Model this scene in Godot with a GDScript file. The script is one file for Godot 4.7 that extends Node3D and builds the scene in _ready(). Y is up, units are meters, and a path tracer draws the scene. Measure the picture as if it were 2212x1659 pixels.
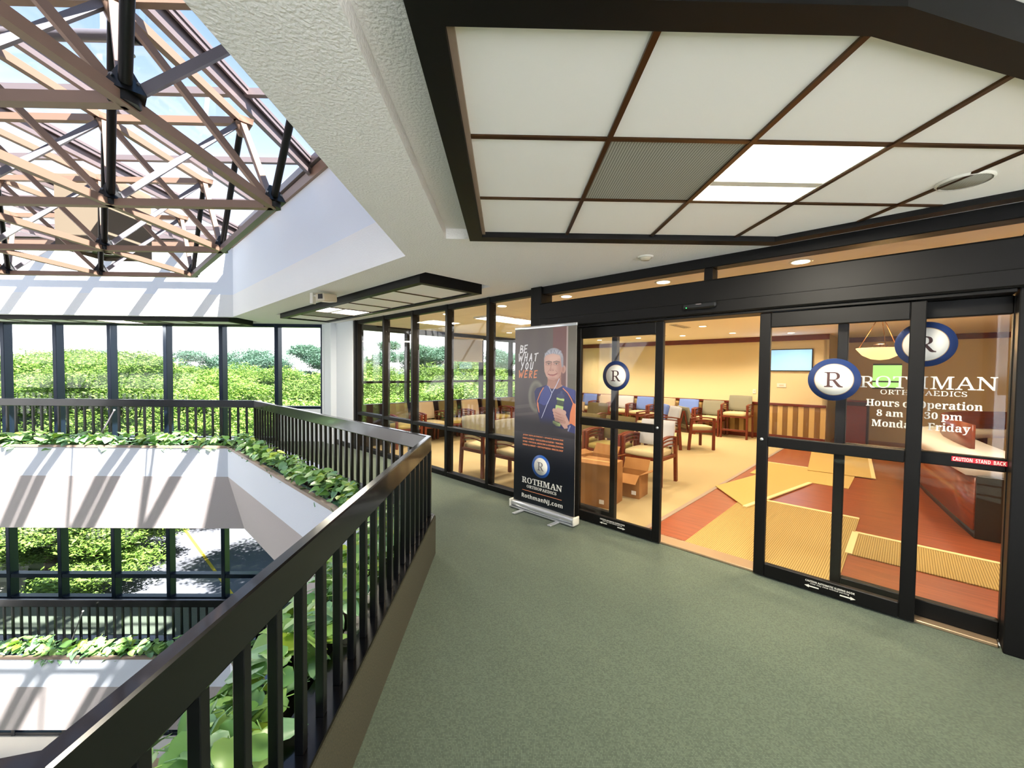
extends Node3D
# Upper walkway of an atrium: octagonal well under a space-frame skylight, planters and balustrades,
# a storefront with automatic sliding doors and the waiting room behind it.
# Plan coordinates: x to the right, d away from the camera (z = -d). The storefront runs at 45 degrees:
# u along it (towards the camera on the right), v through it (into the room); local axes of such nodes are (u, y, -v).

const R2 := 0.70710678
var M := {}
var used := {}
var rng := RandomNumberGenerator.new()

class MB:
	var st := SurfaceTool.new()
	func _init():
		st.begin(Mesh.PRIMITIVE_TRIANGLES)
		st.set_smooth_group(-1)
	func face(p: Array, out: Vector3, uv = null) -> void:
		var nn: Vector3 = (p[2] - p[0]).cross(p[1] - p[0])
		var idx := range(p.size())
		if nn.dot(out) < 0.0: idx.reverse()
		for k in range(1, p.size() - 1):
			for q in [idx[0], idx[k], idx[k + 1]]:
				if uv != null: st.set_uv(uv[q])
				st.add_vertex(p[q])
	func tri(a: Vector3, b: Vector3, c: Vector3, out: Vector3) -> void:
		face([a, b, c], out)
	func box(c: Vector3, s: Vector3, b := Basis()) -> MB:
		var h := s * 0.5
		for ax in 3:
			for sg in [-1.0, 1.0]:
				var n := Vector3.ZERO; n[ax] = sg
				var a := Vector3.ZERO; a[(ax + 1) % 3] = 1.0
				var e := Vector3.ZERO; e[(ax + 2) % 3] = 1.0
				var p := []
				for q in [[-1, -1], [1, -1], [1, 1], [-1, 1]]:
					p.append(c + b * ((n + a * q[0] + e * q[1]) * h))
				face(p, b * n)
		return self
	func cbox(c: Vector3, s: Vector3, r: float, b := Basis()) -> MB:   # box with chamfered edges
		var h := s * 0.5
		var i := h - Vector3(r, r, r)
		for ax in 3:
			var a1 := (ax + 1) % 3
			var a2 := (ax + 2) % 3
			for sg in [-1.0, 1.0]:
				var p := []
				for q in [[-1, -1], [1, -1], [1, 1], [-1, 1]]:
					var v := Vector3.ZERO
					v[ax] = sg * h[ax]; v[a1] = q[0] * i[a1]; v[a2] = q[1] * i[a2]
					p.append(c + b * v)
				var n := Vector3.ZERO; n[ax] = sg
				face(p, b * n)
			for s1 in [-1.0, 1.0]:
				for s2 in [-1.0, 1.0]:
					var p := []
					for q in [[-1.0, 0], [1.0, 0], [1.0, 1], [-1.0, 1]]:
						var v := Vector3.ZERO
						v[ax] = q[0] * i[ax]
						v[a1] = s1 * (h[a1] if q[1] == 0 else i[a1])
						v[a2] = s2 * (i[a2] if q[1] == 0 else h[a2])
						p.append(c + b * v)
					var n := Vector3.ZERO; n[a1] = s1; n[a2] = s2
					face(p, b * n)
		for k in 8:
			var g := Vector3(1.0 if k & 1 else -1.0, 1.0 if k & 2 else -1.0, 1.0 if k & 4 else -1.0)
			face([c + b * (g * Vector3(h.x, i.y, i.z)), c + b * (g * Vector3(i.x, h.y, i.z)), c + b * (g * Vector3(i.x, i.y, h.z))], b * g)
		return self
	func rbox(c: Vector3, s: Vector3, r: float, b := Basis(), bow := 0.0, n := 5) -> MB:   # rounded box, smooth; bow bends it along x towards +z
		st.set_smooth_group(3)
		var h := s * 0.5
		var rr := minf(r, minf(h.x, minf(h.y, h.z)) * 0.98)
		var i := h - Vector3(rr, rr, rr)
		for ax in 3:
			for sg in [-1.0, 1.0]:
				var g := []
				for a in n + 1:
					var row := []
					for e in n + 1:
						var v := Vector3.ZERO
						v[ax] = sg
						v[(ax + 1) % 3] = tan((a * 2.0 / n - 1.0) * PI / 4)
						v[(ax + 2) % 3] = tan((e * 2.0 / n - 1.0) * PI / 4)
						var q: Vector3 = (v * h).clamp(-i, i)
						var w: Vector3 = q + v.normalized() * rr
						w.z += bow * (w.x / h.x) * (w.x / h.x)
						row.append(c + b * w)
					g.append(row)
				var nn := Vector3.ZERO; nn[ax] = sg
				for a in n:
					for e in n:
						face([g[a][e], g[a + 1][e], g[a + 1][e + 1], g[a][e + 1]], b * nn)
		st.set_smooth_group(-1)
		return self
	func prism(poly: PackedVector2Array, y0: float, y1: float) -> MB:   # (x, d) outline
		var area := 0.0
		for k in poly.size():
			area += poly[k].cross(poly[(k + 1) % poly.size()])
		var t := Geometry2D.triangulate_polygon(poly)
		for k in range(0, t.size(), 3):
			var p := []; var p2 := []
			for q in 3:
				p.append(Vector3(poly[t[k + q]].x, y1, -poly[t[k + q]].y))
				p2.append(Vector3(poly[t[k + q]].x, y0, -poly[t[k + q]].y))
			face(p, Vector3.UP); face(p2, Vector3.DOWN)
		for k in poly.size():
			var a := poly[k]; var e := poly[(k + 1) % poly.size()]
			var n := Vector2(e.y - a.y, a.x - e.x) * (1.0 if area > 0 else -1.0)
			face([Vector3(a.x, y0, -a.y), Vector3(e.x, y0, -e.y), Vector3(e.x, y1, -e.y), Vector3(a.x, y1, -a.y)], Vector3(n.x, 0, -n.y))
		return self
	func bar(a: Vector3, e: Vector3, w: float, h: float, up := Vector3.UP) -> MB:
		var z := (e - a).normalized()
		if absf(z.dot(up)) > 0.99: up = Vector3.RIGHT
		var x := up.cross(z).normalized()
		box((a + e) * 0.5, Vector3(w, h, a.distance_to(e)), Basis(x, z.cross(x), z))
		return self
	func tube(a: Vector3, e: Vector3, r: float, n := 10, r1 := -1.0, caps := true) -> MB:
		if r1 < 0: r1 = r
		var z := (e - a).normalized()
		var x := (Vector3.RIGHT if absf(z.y) > 0.9 else Vector3.UP).cross(z).normalized()
		var y := z.cross(x)
		for k in n:
			var t0 := TAU * k / n; var t1 := TAU * (k + 1) / n
			var d0 := x * cos(t0) + y * sin(t0); var d1 := x * cos(t1) + y * sin(t1)
			st.set_smooth_group(1)
			face([a + d0 * r, a + d1 * r, e + d1 * r1, e + d0 * r1], d0 + d1)
			st.set_smooth_group(-1)
			if caps:
				face([a, a + d0 * r, a + d1 * r], -z)
				face([e, e + d0 * r1, e + d1 * r1], z)
		return self
	func lathe(c: Vector3, prof: Array, n := 24, b := Basis()) -> MB:   # (r, y) profile, outward by the profile's direction
		st.set_smooth_group(2)
		for j in prof.size() - 1:
			var p: Vector2 = prof[j]; var q: Vector2 = prof[j + 1]
			for k in n:
				var t0 := TAU * k / n; var t1 := TAU * (k + 1) / n
				var tm := (t0 + t1) / 2
				var out := Vector3(cos(tm) * (q.y - p.y), p.x - q.x, sin(tm) * (q.y - p.y))
				var pts := [c + b * Vector3(cos(t0) * p.x, p.y, sin(t0) * p.x), c + b * Vector3(cos(t1) * p.x, p.y, sin(t1) * p.x), c + b * Vector3(cos(t1) * q.x, q.y, sin(t1) * q.x), c + b * Vector3(cos(t0) * q.x, q.y, sin(t0) * q.x)]
				if p.x < 1e-5: pts = [pts[0], pts[2], pts[3]]
				elif q.x < 1e-5: pts = [pts[0], pts[1], pts[2]]
				face(pts, b * out)
		st.set_smooth_group(-1)
		return self
	func prism_z(pl: Array, z0: float, z1: float) -> MB:   # convex outline in x, y between two z
		var c := Vector2.ZERO
		for p in pl: c += p / pl.size()
		var f := []; var g := []
		for p in pl:
			f.append(Vector3(p.x, p.y, z1)); g.append(Vector3(p.x, p.y, z0))
		face(f, Vector3.BACK); face(g, Vector3.FORWARD)
		for k in pl.size():
			var a: Vector2 = pl[k]; var e: Vector2 = pl[(k + 1) % pl.size()]
			var n := Vector2(e.y - a.y, a.x - e.x)
			if n.dot((a + e) * 0.5 - c) < 0: n = -n
			face([Vector3(a.x, a.y, z0), Vector3(e.x, e.y, z0), Vector3(e.x, e.y, z1), Vector3(a.x, a.y, z1)], Vector3(n.x, n.y, 0))
		return self
	func mesh() -> ArrayMesh:
		st.generate_normals()
		return st.commit()

# ---------- naming and tagging ----------
func numbered(n: String) -> String:
	if not used.has(n):
		used[n] = 0
		return n
	used[n] += 1
	return "%s_%03d" % [n, used[n]]

func tag(o: Node, label: String, category := "", group := "", kind := "") -> Node:
	if label: o.set_meta("label", label)
	if category: o.set_meta("category", category)
	if group: o.set_meta("group", group)
	if kind: o.set_meta("kind", kind)
	return o

func obj(called: String, m, mat: Material, parent: Node = null) -> MeshInstance3D:
	var o := MeshInstance3D.new()
	o.mesh = m.mesh() if m is MB else m
	o.material_override = mat
	if parent == null:
		o.name = numbered(called)
		add_child(o, true)
	else:
		o.name = called
		parent.add_child(o, true)
	return o

func thing(called: String, label: String, category: String, at := Vector3.ZERO, turn := 0.0, group := "") -> Node3D:
	var o := Node3D.new()
	o.name = numbered(called)
	o.position = at
	o.rotation.y = turn
	tag(o, label, category, group)
	add_child(o, true)
	return o

func struct(called: String, label: String, category: String, at := Vector3.ZERO, turn := 0.0) -> Node3D:
	var o := thing(called, label, category, at, turn)
	o.set_meta("kind", "structure")
	return o

func sobj(called: String, m, mat: Material, label: String, category: String) -> MeshInstance3D:
	var o := obj(called, m, mat)
	tag(o, label, category, "", "structure")
	return o

func UV(u: float, v: float, y := 0.0) -> Vector3:
	return Vector3((u + v) * R2, y, (u - v) * R2)

func XD(u: float, v: float) -> Vector2:
	return Vector2((u + v) * R2, (v - u) * R2)

func copy(o: Node3D, at: Vector3, turn: float, label: String, group := "") -> Node3D:
	var c := o.duplicate() as Node3D
	c.name = numbered(str(o.get_meta("base_name")))
	add_child(c, true)
	c.position = at
	c.rotation.y = turn
	tag(c, label, str(o.get_meta("category")), group)
	return c

# polyline (x, d) moved towards its right-hand side by w, mitred
func offs(pl: Array, w: float) -> Array:
	var r := []
	for k in pl.size():
		var n0 := Vector2.ZERO; var n1 := Vector2.ZERO
		if k > 0:
			var e: Vector2 = (pl[k] - pl[k - 1]).normalized(); n0 = Vector2(e.y, -e.x)
		if k < pl.size() - 1:
			var e: Vector2 = (pl[k + 1] - pl[k]).normalized(); n1 = Vector2(e.y, -e.x)
		if k == 0: n0 = n1
		if k == pl.size() - 1: n1 = n0
		var m := (n0 + n1)
		r.append(pl[k] + m * (2.0 * w / m.length_squared()))
	return r

# one closed solid per segment of a polyline; profile: convex polygon of (offset, y)
func strips(pl: Array, prof: Array) -> Array:
	var cols := []
	var mid := Vector2.ZERO
	for p in prof:
		cols.append(offs(pl, p.x)); mid += p / prof.size()
	var res := []
	for s in pl.size() - 1:
		var mb := MB.new()
		var e: Vector2 = (pl[s + 1] - pl[s]).normalized(); var nr := Vector2(e.y, -e.x)
		for j in prof.size():
			var k := (j + 1) % prof.size()
			var pm: Vector2 = (prof[j] + prof[k]) * 0.5 - mid
			var ed: Vector2 = prof[k] - prof[j]
			var on := Vector2(ed.y, -ed.x)
			if on.dot(pm) < 0: on = -on
			mb.face([P3(cols[j][s], prof[j].y), P3(cols[j][s + 1], prof[j].y), P3(cols[k][s + 1], prof[k].y), P3(cols[k][s], prof[k].y)], Vector3(nr.x * on.x, on.y, -nr.y * on.x))
		for end in 2:
			var p := []
			for j in prof.size(): p.append(P3(cols[j][s + end], prof[j].y))
			mb.face(p, Vector3(e.x, 0, -e.y) * (1.0 if end else -1.0))
		res.append(mb)
	return res

func P3(p: Vector2, y: float) -> Vector3:
	return Vector3(p.x, y, -p.y)

func circle_poly(c: Vector2, r: float, n := 40) -> PackedVector2Array:
	var p := PackedVector2Array()
	for k in n: p.append(c + Vector2(cos(TAU * k / n), sin(TAU * k / n)) * r)
	return p

func rect_poly(x0: float, x1: float, y0: float, y1: float) -> PackedVector2Array:
	return PackedVector2Array([Vector2(x0, y0), Vector2(x1, y0), Vector2(x1, y1), Vector2(x0, y1)])

# ---------- lettering: raised letters fitted into a width x height, centred on at, facing local +z ----------
func letters(text: String, serif: bool, bold: bool, at: Vector3, w: float, h: float, mat: Material, parent: Node, turn := 0.0, called := "lettering") -> MeshInstance3D:
	var f := SystemFont.new()
	f.font_names = PackedStringArray(["Droid Serif" if serif else "Droid Sans"])
	f.font_weight = 700 if bold else 400
	var t := TextMesh.new()
	t.font = f
	t.text = text
	t.font_size = 48
	t.pixel_size = 0.01
	t.depth = 0.02
	var bb := t.get_aabb()
	var o := obj(called, t, mat, parent)
	var sx := w / maxf(bb.size.x, 0.001)
	var sy := h / maxf(bb.size.y, 0.001) if h > 0 else sx
	o.rotation.y = turn
	o.scale = Vector3(sx, sy, 0.05)
	var c := bb.position + bb.size * 0.5
	o.position = at - Basis(Vector3.UP, turn) * Vector3(c.x * sx, c.y * sy, 0)
	return o

# ---------- materials ----------
func noise_tex(freq: float, c0: Color, c1: Color, size := 256, oct := 4, sd := 1) -> NoiseTexture2D:
	var n := FastNoiseLite.new()
	n.noise_type = FastNoiseLite.TYPE_SIMPLEX_SMOOTH
	n.frequency = freq; n.fractal_octaves = oct; n.seed = sd
	var t := NoiseTexture2D.new()
	t.width = size; t.height = size; t.seamless = true; t.noise = n
	var g := Gradient.new()
	g.set_color(0, c0); g.set_color(1, c1)
	t.color_ramp = g
	return t

func mat(called: String, c: Color, rough := 0.6, metal := 0.0) -> StandardMaterial3D:
	var m := StandardMaterial3D.new()
	m.resource_name = called
	m.albedo_color = c
	m.roughness = rough
	m.metallic = metal
	M[called] = m
	return m

func tri_tex(m: StandardMaterial3D, tex: Texture2D, scale: float) -> void:
	m.albedo_texture = tex
	m.uv1_triplanar = true
	m.uv1_scale = Vector3.ONE * scale

func bump(m: StandardMaterial3D, tex: Texture2D, cm: float, scale := 0.0) -> void:
	m.heightmap_enabled = true
	m.heightmap_texture = tex
	m.heightmap_scale = cm
	if scale > 0:
		m.uv1_triplanar = true
		m.uv1_scale = Vector3.ONE * scale

func glow(called: String, c: Color, e: float) -> StandardMaterial3D:
	var m := mat(called, c, 0.5)
	m.emission_enabled = true
	m.emission = c
	m.emission_energy_multiplier = e
	return m

func glass(called: String, c: Color, a: float) -> StandardMaterial3D:
	var m := mat(called, Color(c.r, c.g, c.b, a), 0.02)
	m.transparency = BaseMaterial3D.TRANSPARENCY_ALPHA
	m.metallic_specular = 0.35
	return m

func carpet_image(c0: Color, c1: Color, sd: int) -> ImageTexture:   # small tufted loops in a basket of short rows
	var r := RandomNumberGenerator.new(); r.seed = sd
	var n := 256
	var im := Image.create(n, n, false, Image.FORMAT_RGB8)
	var row := []
	for k in 64 * 64: row.append(r.randf())
	for y in n:
		for x in n:
			var cx := x / 4; var cy := y / 4
			var g: float = row[cy * 64 + cx]
			var q := (x % 4) / 3.0 - 0.5; var w := (y % 4) / 3.0 - 0.5
			var lump := 1.0 - 1.3 * (q * q + w * w)
			var weave := 0.5 + 0.5 * sin(PI * (cx / 4 + cy / 4))
			im.set_pixel(x, y, c0.lerp(c1, clampf(0.25 * g + 0.55 * lump + 0.15 * weave, 0, 1)))
	return ImageTexture.create_from_image(im)

func rib_image(c0: Color, c1: Color, n := 8) -> ImageTexture:
	var im := Image.create(256, 64, false, Image.FORMAT_RGB8)
	var r := RandomNumberGenerator.new(); r.seed = 8
	for y in 64:
		for x in 256:
			var t := pow(0.5 + 0.5 * cos(TAU * x * n / 256.0), 0.7)
			im.set_pixel(x, y, c0.lerp(c1, clampf(t * 0.85 + 0.2 * r.randf() - 0.05, 0, 1)))
	return ImageTexture.create_from_image(im)

func wood_image(c0: Color, c1: Color, sd: int) -> ImageTexture:
	var nz := FastNoiseLite.new(); nz.seed = sd; nz.frequency = 0.02; nz.fractal_octaves = 4
	var im := Image.create(256, 256, false, Image.FORMAT_RGB8)
	for y in 256:
		for x in 256:
			var g := 0.5 + 0.5 * nz.get_noise_2d(x * 0.6, y * 7.0)
			im.set_pixel(x, y, c0.lerp(c1, clampf(g * 1.2 - 0.1, 0, 1)))
	return ImageTexture.create_from_image(im)

func materials() -> void:
	var plaster_n := noise_tex(0.06, Color(0, 0, 0), Color(1, 1, 1), 512, 3, 4)
	var m := mat("plaster", Color(0.95, 0.94, 0.92), 0.9)
	bump(m, plaster_n, 0.35, 1.6)
	m = mat("white_wall", Color(0.91, 0.925, 0.945), 0.85)
	bump(m, plaster_n, 0.12, 2.0)
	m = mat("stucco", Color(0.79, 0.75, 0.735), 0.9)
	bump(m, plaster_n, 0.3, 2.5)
	m = mat("green_carpet", Color(1, 1, 1), 1.0)
	tri_tex(m, carpet_image(Color(0.15, 0.19, 0.155), Color(0.45, 0.50, 0.415), 3), 2.2)
	bump(m, carpet_image(Color(0, 0, 0), Color(1, 1, 1), 3), 0.25)
	m.rim_enabled = true; m.rim = 0.25
	m = mat("curb_carpet", Color(1, 1, 1), 1.0)
	tri_tex(m, noise_tex(0.2, Color(0.20, 0.195, 0.14), Color(0.30, 0.29, 0.21), 128, 3, 9), 4.0)
	m = mat("beige_carpet", Color(1, 1, 1), 1.0)
	tri_tex(m, noise_tex(0.3, Color(0.62, 0.54, 0.38), Color(0.76, 0.69, 0.52), 256, 3, 5), 3.0)
	m = mat("black_metal", Color(0.06, 0.058, 0.056), 0.48)
	m.metallic_specular = 0.32
	m = mat("mullion_metal", Color(0.10, 0.15, 0.22), 0.3, 0.5)
	m = mat("gloss_black", Color(0.02, 0.02, 0.023), 0.2)
	m.metallic_specular = 0.5
	m.clearcoat_enabled = true; m.clearcoat = 0.25; m.clearcoat_roughness = 0.06
	m = mat("baluster_black", Color(0.035, 0.035, 0.04), 0.3)
	m = mat("bronze", Color(0.30, 0.20, 0.11), 0.3, 0.7)
	m = mat("tile_white", Color(0.97, 0.965, 0.94), 0.85)
	m = mat("grille", Color(1, 1, 1), 0.7)
	tri_tex(m, rib_image(Color(0.42, 0.42, 0.38), Color(0.72, 0.72, 0.67), 16), 5.0)
	m = mat("tan_steel", Color(0.57, 0.46, 0.39), 0.45, 0.25)
	m = mat("grey_steel", Color(0.46, 0.44, 0.46), 0.4, 0.35)
	m = mat("dark_and_shaded_steel", Color(0.07, 0.07, 0.065), 0.4, 0.3)  # own colour on gussets and couplings, painted shade on the leaning struts
	m = mat("rafter_metal", Color(0.50, 0.45, 0.45), 0.4, 0.35)
	m = mat("bolt_metal", Color(0.55, 0.56, 0.56), 0.35, 0.8)
	m = mat("beige_fabric", Color(0.47, 0.42, 0.35), 0.9)
	m = mat("coping", Color(0.60, 0.52, 0.45), 0.5)
	m = mat("liner", Color(0.42, 0.50, 0.62), 0.15, 0.6)
	m = mat("soil", Color(0.14, 0.11, 0.08), 1.0)
	m = mat("asphalt", Color(1, 1, 1), 0.95)
	tri_tex(m, noise_tex(0.15, Color(0.36, 0.37, 0.40), Color(0.46, 0.47, 0.49), 256, 4, 12), 0.6)
	m = mat("concrete", Color(0.72, 0.70, 0.66), 0.95)
	m = mat("grass", Color(1, 1, 1), 1.0)
	tri_tex(m, noise_tex(0.1, Color(0.24, 0.38, 0.11), Color(0.42, 0.54, 0.19), 256, 4, 13), 0.5)
	m = mat("road_yellow", Color(0.90, 0.76, 0.22), 0.8)
	m = mat("road_white", Color(0.9, 0.9, 0.88), 0.8)
	m = mat("bark", Color(0.24, 0.19, 0.15), 1.0)
	m = mat("foliage", Color(1, 1, 1), 0.6)
	m.vertex_color_use_as_albedo = true
	m.backlight_enabled = true; m.backlight = Color(0.30, 0.42, 0.10)
	for k in 4:
		m = mat("leaf%d" % k, [Color(0.49, 0.68, 0.36), Color(0.60, 0.76, 0.40), Color(0.65, 0.76, 0.26), Color(0.53, 0.70, 0.50)][k], 0.32)
		m.backlight_enabled = true; m.backlight = Color(0.16, 0.24, 0.05)
	m = mat("vine", Color(0.45, 0.52, 0.25), 0.6)
	glass("pane", Color(0.3, 0.35, 0.38), 0.03)
	glass("bronze_pane", Color(0.16, 0.13, 0.10), 0.06)
	glass("roof_pane", Color(0.25, 0.32, 0.4), 0.02)
	m = mat("cherry", Color(1, 1, 1), 0.35)
	tri_tex(m, wood_image(Color(0.30, 0.09, 0.04), Color(0.50, 0.19, 0.09), 21), 1.5)
	m = mat("chair_wood", Color(1, 1, 1), 0.4)
	tri_tex(m, wood_image(Color(0.33, 0.12, 0.06), Color(0.50, 0.21, 0.11), 22), 2.5)
	m = mat("wood_floor", Color(1, 1, 1), 0.32)
	tri_tex(m, wood_image(Color(0.50, 0.24, 0.13), Color(0.63, 0.32, 0.18), 23), 0.5)
	m = mat("desk_dark", Color(0.13, 0.06, 0.04), 0.4)
	m = mat("desk_wood", Color(1, 1, 1), 0.3)
	tri_tex(m, wood_image(Color(0.42, 0.17, 0.08), Color(0.60, 0.27, 0.12), 25), 0.8)
	m = mat("counter_white", Color(0.88, 0.86, 0.82), 0.35)
	m = mat("tan_wall", Color(0.87, 0.80, 0.62), 0.85)
	m = mat("stripe_dark", Color(0.50, 0.36, 0.17), 0.8)
	m = mat("stripe_light", Color(0.80, 0.67, 0.42), 0.8)
	m = mat("room_ceiling", Color(0.95, 0.92, 0.85), 0.9)
	for k in 5:
		m = mat("fabric%d" % k, [Color(0.42, 0.52, 0.78), Color(0.72, 0.73, 0.75), Color(0.52, 0.51, 0.44), Color(0.40, 0.35, 0.20), Color(0.70, 0.62, 0.50)][k], 0.95)
		m.rim_enabled = true; m.rim = 0.3
	m = mat("seat_beige", Color(0.76, 0.70, 0.54), 0.95)
	m = mat("seat_olive", Color(0.62, 0.55, 0.30), 0.95)
	m = mat("seat_grey", Color(0.66, 0.66, 0.66), 0.95)
	m = mat("cardboard", Color(1, 1, 1), 0.9)
	tri_tex(m, noise_tex(0.02, Color(0.56, 0.38, 0.19), Color(0.66, 0.47, 0.26), 128, 2, 31), 1.5)
	m = mat("cardboard_inside", Color(0.78, 0.62, 0.40), 0.95)
	m = mat("paper", Color(0.92, 0.91, 0.88), 0.8)
	m = mat("mat_fiber", Color(1, 1, 1), 1.0)
	tri_tex(m, rib_image(Color(0.56, 0.455, 0.24), Color(0.78, 0.67, 0.41), 8), 8.0)
	bump(m, rib_image(Color(0, 0, 0), Color(1, 1, 1), 8), 0.4)
	m = mat("mat_plain", Color(0.76, 0.64, 0.37), 1.0)
	m = mat("mat_binding", Color(0.92, 0.83, 0.60), 0.8)
	m = mat("silver", Color(0.82, 0.83, 0.84), 0.3, 0.7)
	m = mat("white_plastic", Color(0.88, 0.87, 0.82), 0.4)
	m = mat("cream_plastic", Color(0.80, 0.76, 0.66), 0.45)
	m = mat("dark_plastic", Color(0.06, 0.065, 0.07), 0.4)
	m = mat("decal_white", Color(0.93, 0.92, 0.88), 0.6)
	m = mat("decal_navy", Color(0.13, 0.21, 0.40), 0.5)
	m = mat("decal_blue", Color(0.16, 0.38, 0.72), 0.5)
	m = mat("decal_brown", Color(0.25, 0.14, 0.13), 0.6)
	m = mat("decal_tan", Color(0.75, 0.62, 0.45), 0.6)
	m = mat("decal_orange", Color(0.98, 0.62, 0.44), 0.6)
	m = mat("decal_grey", Color(0.45, 0.42, 0.43), 0.6)
	m = mat("decal_red", Color(0.78, 0.12, 0.20), 0.5)
	m = mat("threshold", Color(0.72, 0.62, 0.50), 0.35, 0.6)
	m = mat("shade_cloth", Color(0.62, 0.62, 0.60), 0.9)
	glow("tube_glow", Color(1.0, 0.97, 0.92), 3.0)
	glow("warm_glow", Color(1.0, 0.90, 0.72), 6.0)
	glow("bowl_glow", Color(1.0, 0.84, 0.55), 0.9)
	glow("screen_glow", Color(0.52, 0.70, 0.86), 0.75)
	glow("led_green", Color(0.2, 1.0, 0.4), 2.0)
	glow("leaf_window", Color(0.62, 0.85, 0.45), 0.9)
	m = mat("bounce_membrane", Color(0.90, 0.90, 0.91), 0.9)  # pale surface of the added sun reflector behind the camera
	m = mat("west_wall", Color(0.80, 0.80, 0.80), 0.9)
	m = mat("roof_dark", Color(0.3, 0.3, 0.3), 0.9)
	m = mat("ground_tile", Color(0.78, 0.71, 0.60), 0.6)

# ---------- layout ----------
var RAIL := [Vector2(-14, 7.3), Vector2(-4.45, 7.3), Vector2(-0.66, 3.51), Vector2(-0.66, 0.58), Vector2(-2.2, 0.15), Vector2(-4.6, -2.2)]
var WELL := [Vector2(-14, 7.95), Vector2(-5.25, 7.95), Vector2(-0.88, 3.58), Vector2(-0.88, -1.0), Vector2(-2.03, -2.15), Vector2(-14, -2.15)]
const NW := 9.15          # depth of the north window wall
const FV := 3.734         # v of the storefront
const CE := 2.59          # walkway ceiling
const RC := 2.53          # waiting-room ceiling
const BV := 11.7          # back wall of the waiting room
const LU := -8.1          # window wall of the waiting room
const ST := 3.6           # storey height
const GY := -7.6          # ground outside

func _ready() -> void:
	# camera: 13 mm-like wide lens at eye height, slightly down, right and tilted
	var cam := Camera3D.new()
	cam.name = "camera"
	cam.keep_aspect = Camera3D.KEEP_HEIGHT
	cam.fov = rad_to_deg(2.0 * atan(829.5 / 881.0))
	cam.near = 0.02; cam.far = 600.0
	cam.position = Vector3(0, 1.6, 0)
	cam.basis = Basis(Vector3.UP, -0.0153) * Basis(Vector3.RIGHT, -0.0309) * Basis(Vector3.BACK, 0.0106)
	add_child(cam)
	cam.current = true
	# sky and exposure
	var sky := ProceduralSkyMaterial.new()
	sky.sky_top_color = Color(0.43, 0.58, 0.77)
	sky.sky_horizon_color = Color(1.5, 1.5, 1.5)
	sky.sky_curve = 0.15
	sky.sky_energy_multiplier = 1.0
	sky.ground_bottom_color = Color(0.45, 0.48, 0.42)
	sky.ground_horizon_color = Color(0.85, 0.87, 0.86)
	var env := Environment.new()
	env.background_mode = Environment.BG_SKY
	env.sky = Sky.new()
	env.sky.sky_material = sky
	env.background_energy_multiplier = 1.0
	env.tonemap_mode = Environment.TONE_MAPPER_LINEAR
	env.tonemap_exposure = 2.05
	env.sdfgi_enabled = true; env.ssao_enabled = true; env.ssil_enabled = true
	var we := WorldEnvironment.new()
	we.name = "environment"
	we.environment = env
	add_child(we)
	# sun: high, behind the camera on the right
	var sun := DirectionalLight3D.new()
	sun.name = "sun"
	sun.light_energy = 5.0
	sun.light_color = Color(1.0, 0.99, 0.98)
	sun.light_angular_distance = 0.6
	sun.shadow_enabled = true
	sun.sky_mode = DirectionalLight3D.SKY_MODE_LIGHT_ONLY
	add_child(sun)
	sun.look_at_from_position(Vector3(0.72, 1.0, 0.575) * 20.0, Vector3.ZERO)
	rng.seed = 7
	materials()
	shell()
	ceilings()
	skylight()
	storefront()
	waiting_room()
	balustrades()
	planters()
	outdoors()
	roller_banner()
	furniture()
	fittings()

func poly(a: Array) -> PackedVector2Array:
	return PackedVector2Array(a)

func split_hole(polys: Array, hole: PackedVector2Array) -> Array:   # outlines minus a hole, as outlines without holes
	var c := Vector2.ZERO
	for p in hole: c += p / hole.size()
	var res := []
	for p in polys:
		for side in [rect_poly(-60, c.x, -60, 60), rect_poly(c.x, 60, -60, 60)]:
			for q in Geometry2D.intersect_polygons(p, side):
				for t in Geometry2D.clip_polygons(q, hole): res.append(t)
	return res

func window_wall(n: String, xs: Array, y0: float, y1: float, d: float, sill: Array, label: String, transom := -99.0) -> Node3D:
	var o := struct(n, label, "window")
	for x in xs:
		obj("mullion", MB.new().cbox(Vector3(x, (y0 + y1) / 2, -d), Vector3(0.085, y1 - y0, 0.17), 0.006), M.mullion_metal, o)
	obj("head_rail", MB.new().cbox(Vector3((xs[0] + xs[-1]) / 2, y1 - 0.035, -d), Vector3(xs[0] - xs[-1], 0.07, 0.15), 0.006), M.mullion_metal, o)
	obj("bottom_rail", MB.new().cbox(Vector3((xs[0] + xs[-1]) / 2, y0 + 0.04, -d), Vector3(xs[0] - xs[-1], 0.08, 0.15), 0.006), M.mullion_metal, o)
	for k in xs.size() - 1:
		var a: float = xs[k + 1]; var b: float = xs[k]
		var s := y0
		if k < sill.size():
			s = sill[k]
			obj("sill_rail", MB.new().cbox(Vector3((a + b) / 2, s - 0.03, -d), Vector3(b - a - 0.08, 0.06, 0.13), 0.005), M.mullion_metal, o)
		if transom > -90:
			obj("transom_rail", MB.new().cbox(Vector3((a + b) / 2, transom, -d), Vector3(b - a - 0.08, 0.09, 0.15), 0.006), M.mullion_metal, o)
			obj("pane", MB.new().box(Vector3((a + b) / 2, (transom + s) / 2, -d - 0.02), Vector3(b - a - 0.06, transom - s - 0.08, 0.008)), M.pane, o)
			s = transom + 0.04
		obj("pane", MB.new().box(Vector3((a + b) / 2, (s + y1) / 2, -d - 0.02), Vector3(b - a - 0.06, y1 - s - 0.06, 0.008)), M.pane, o)
	return o

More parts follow.
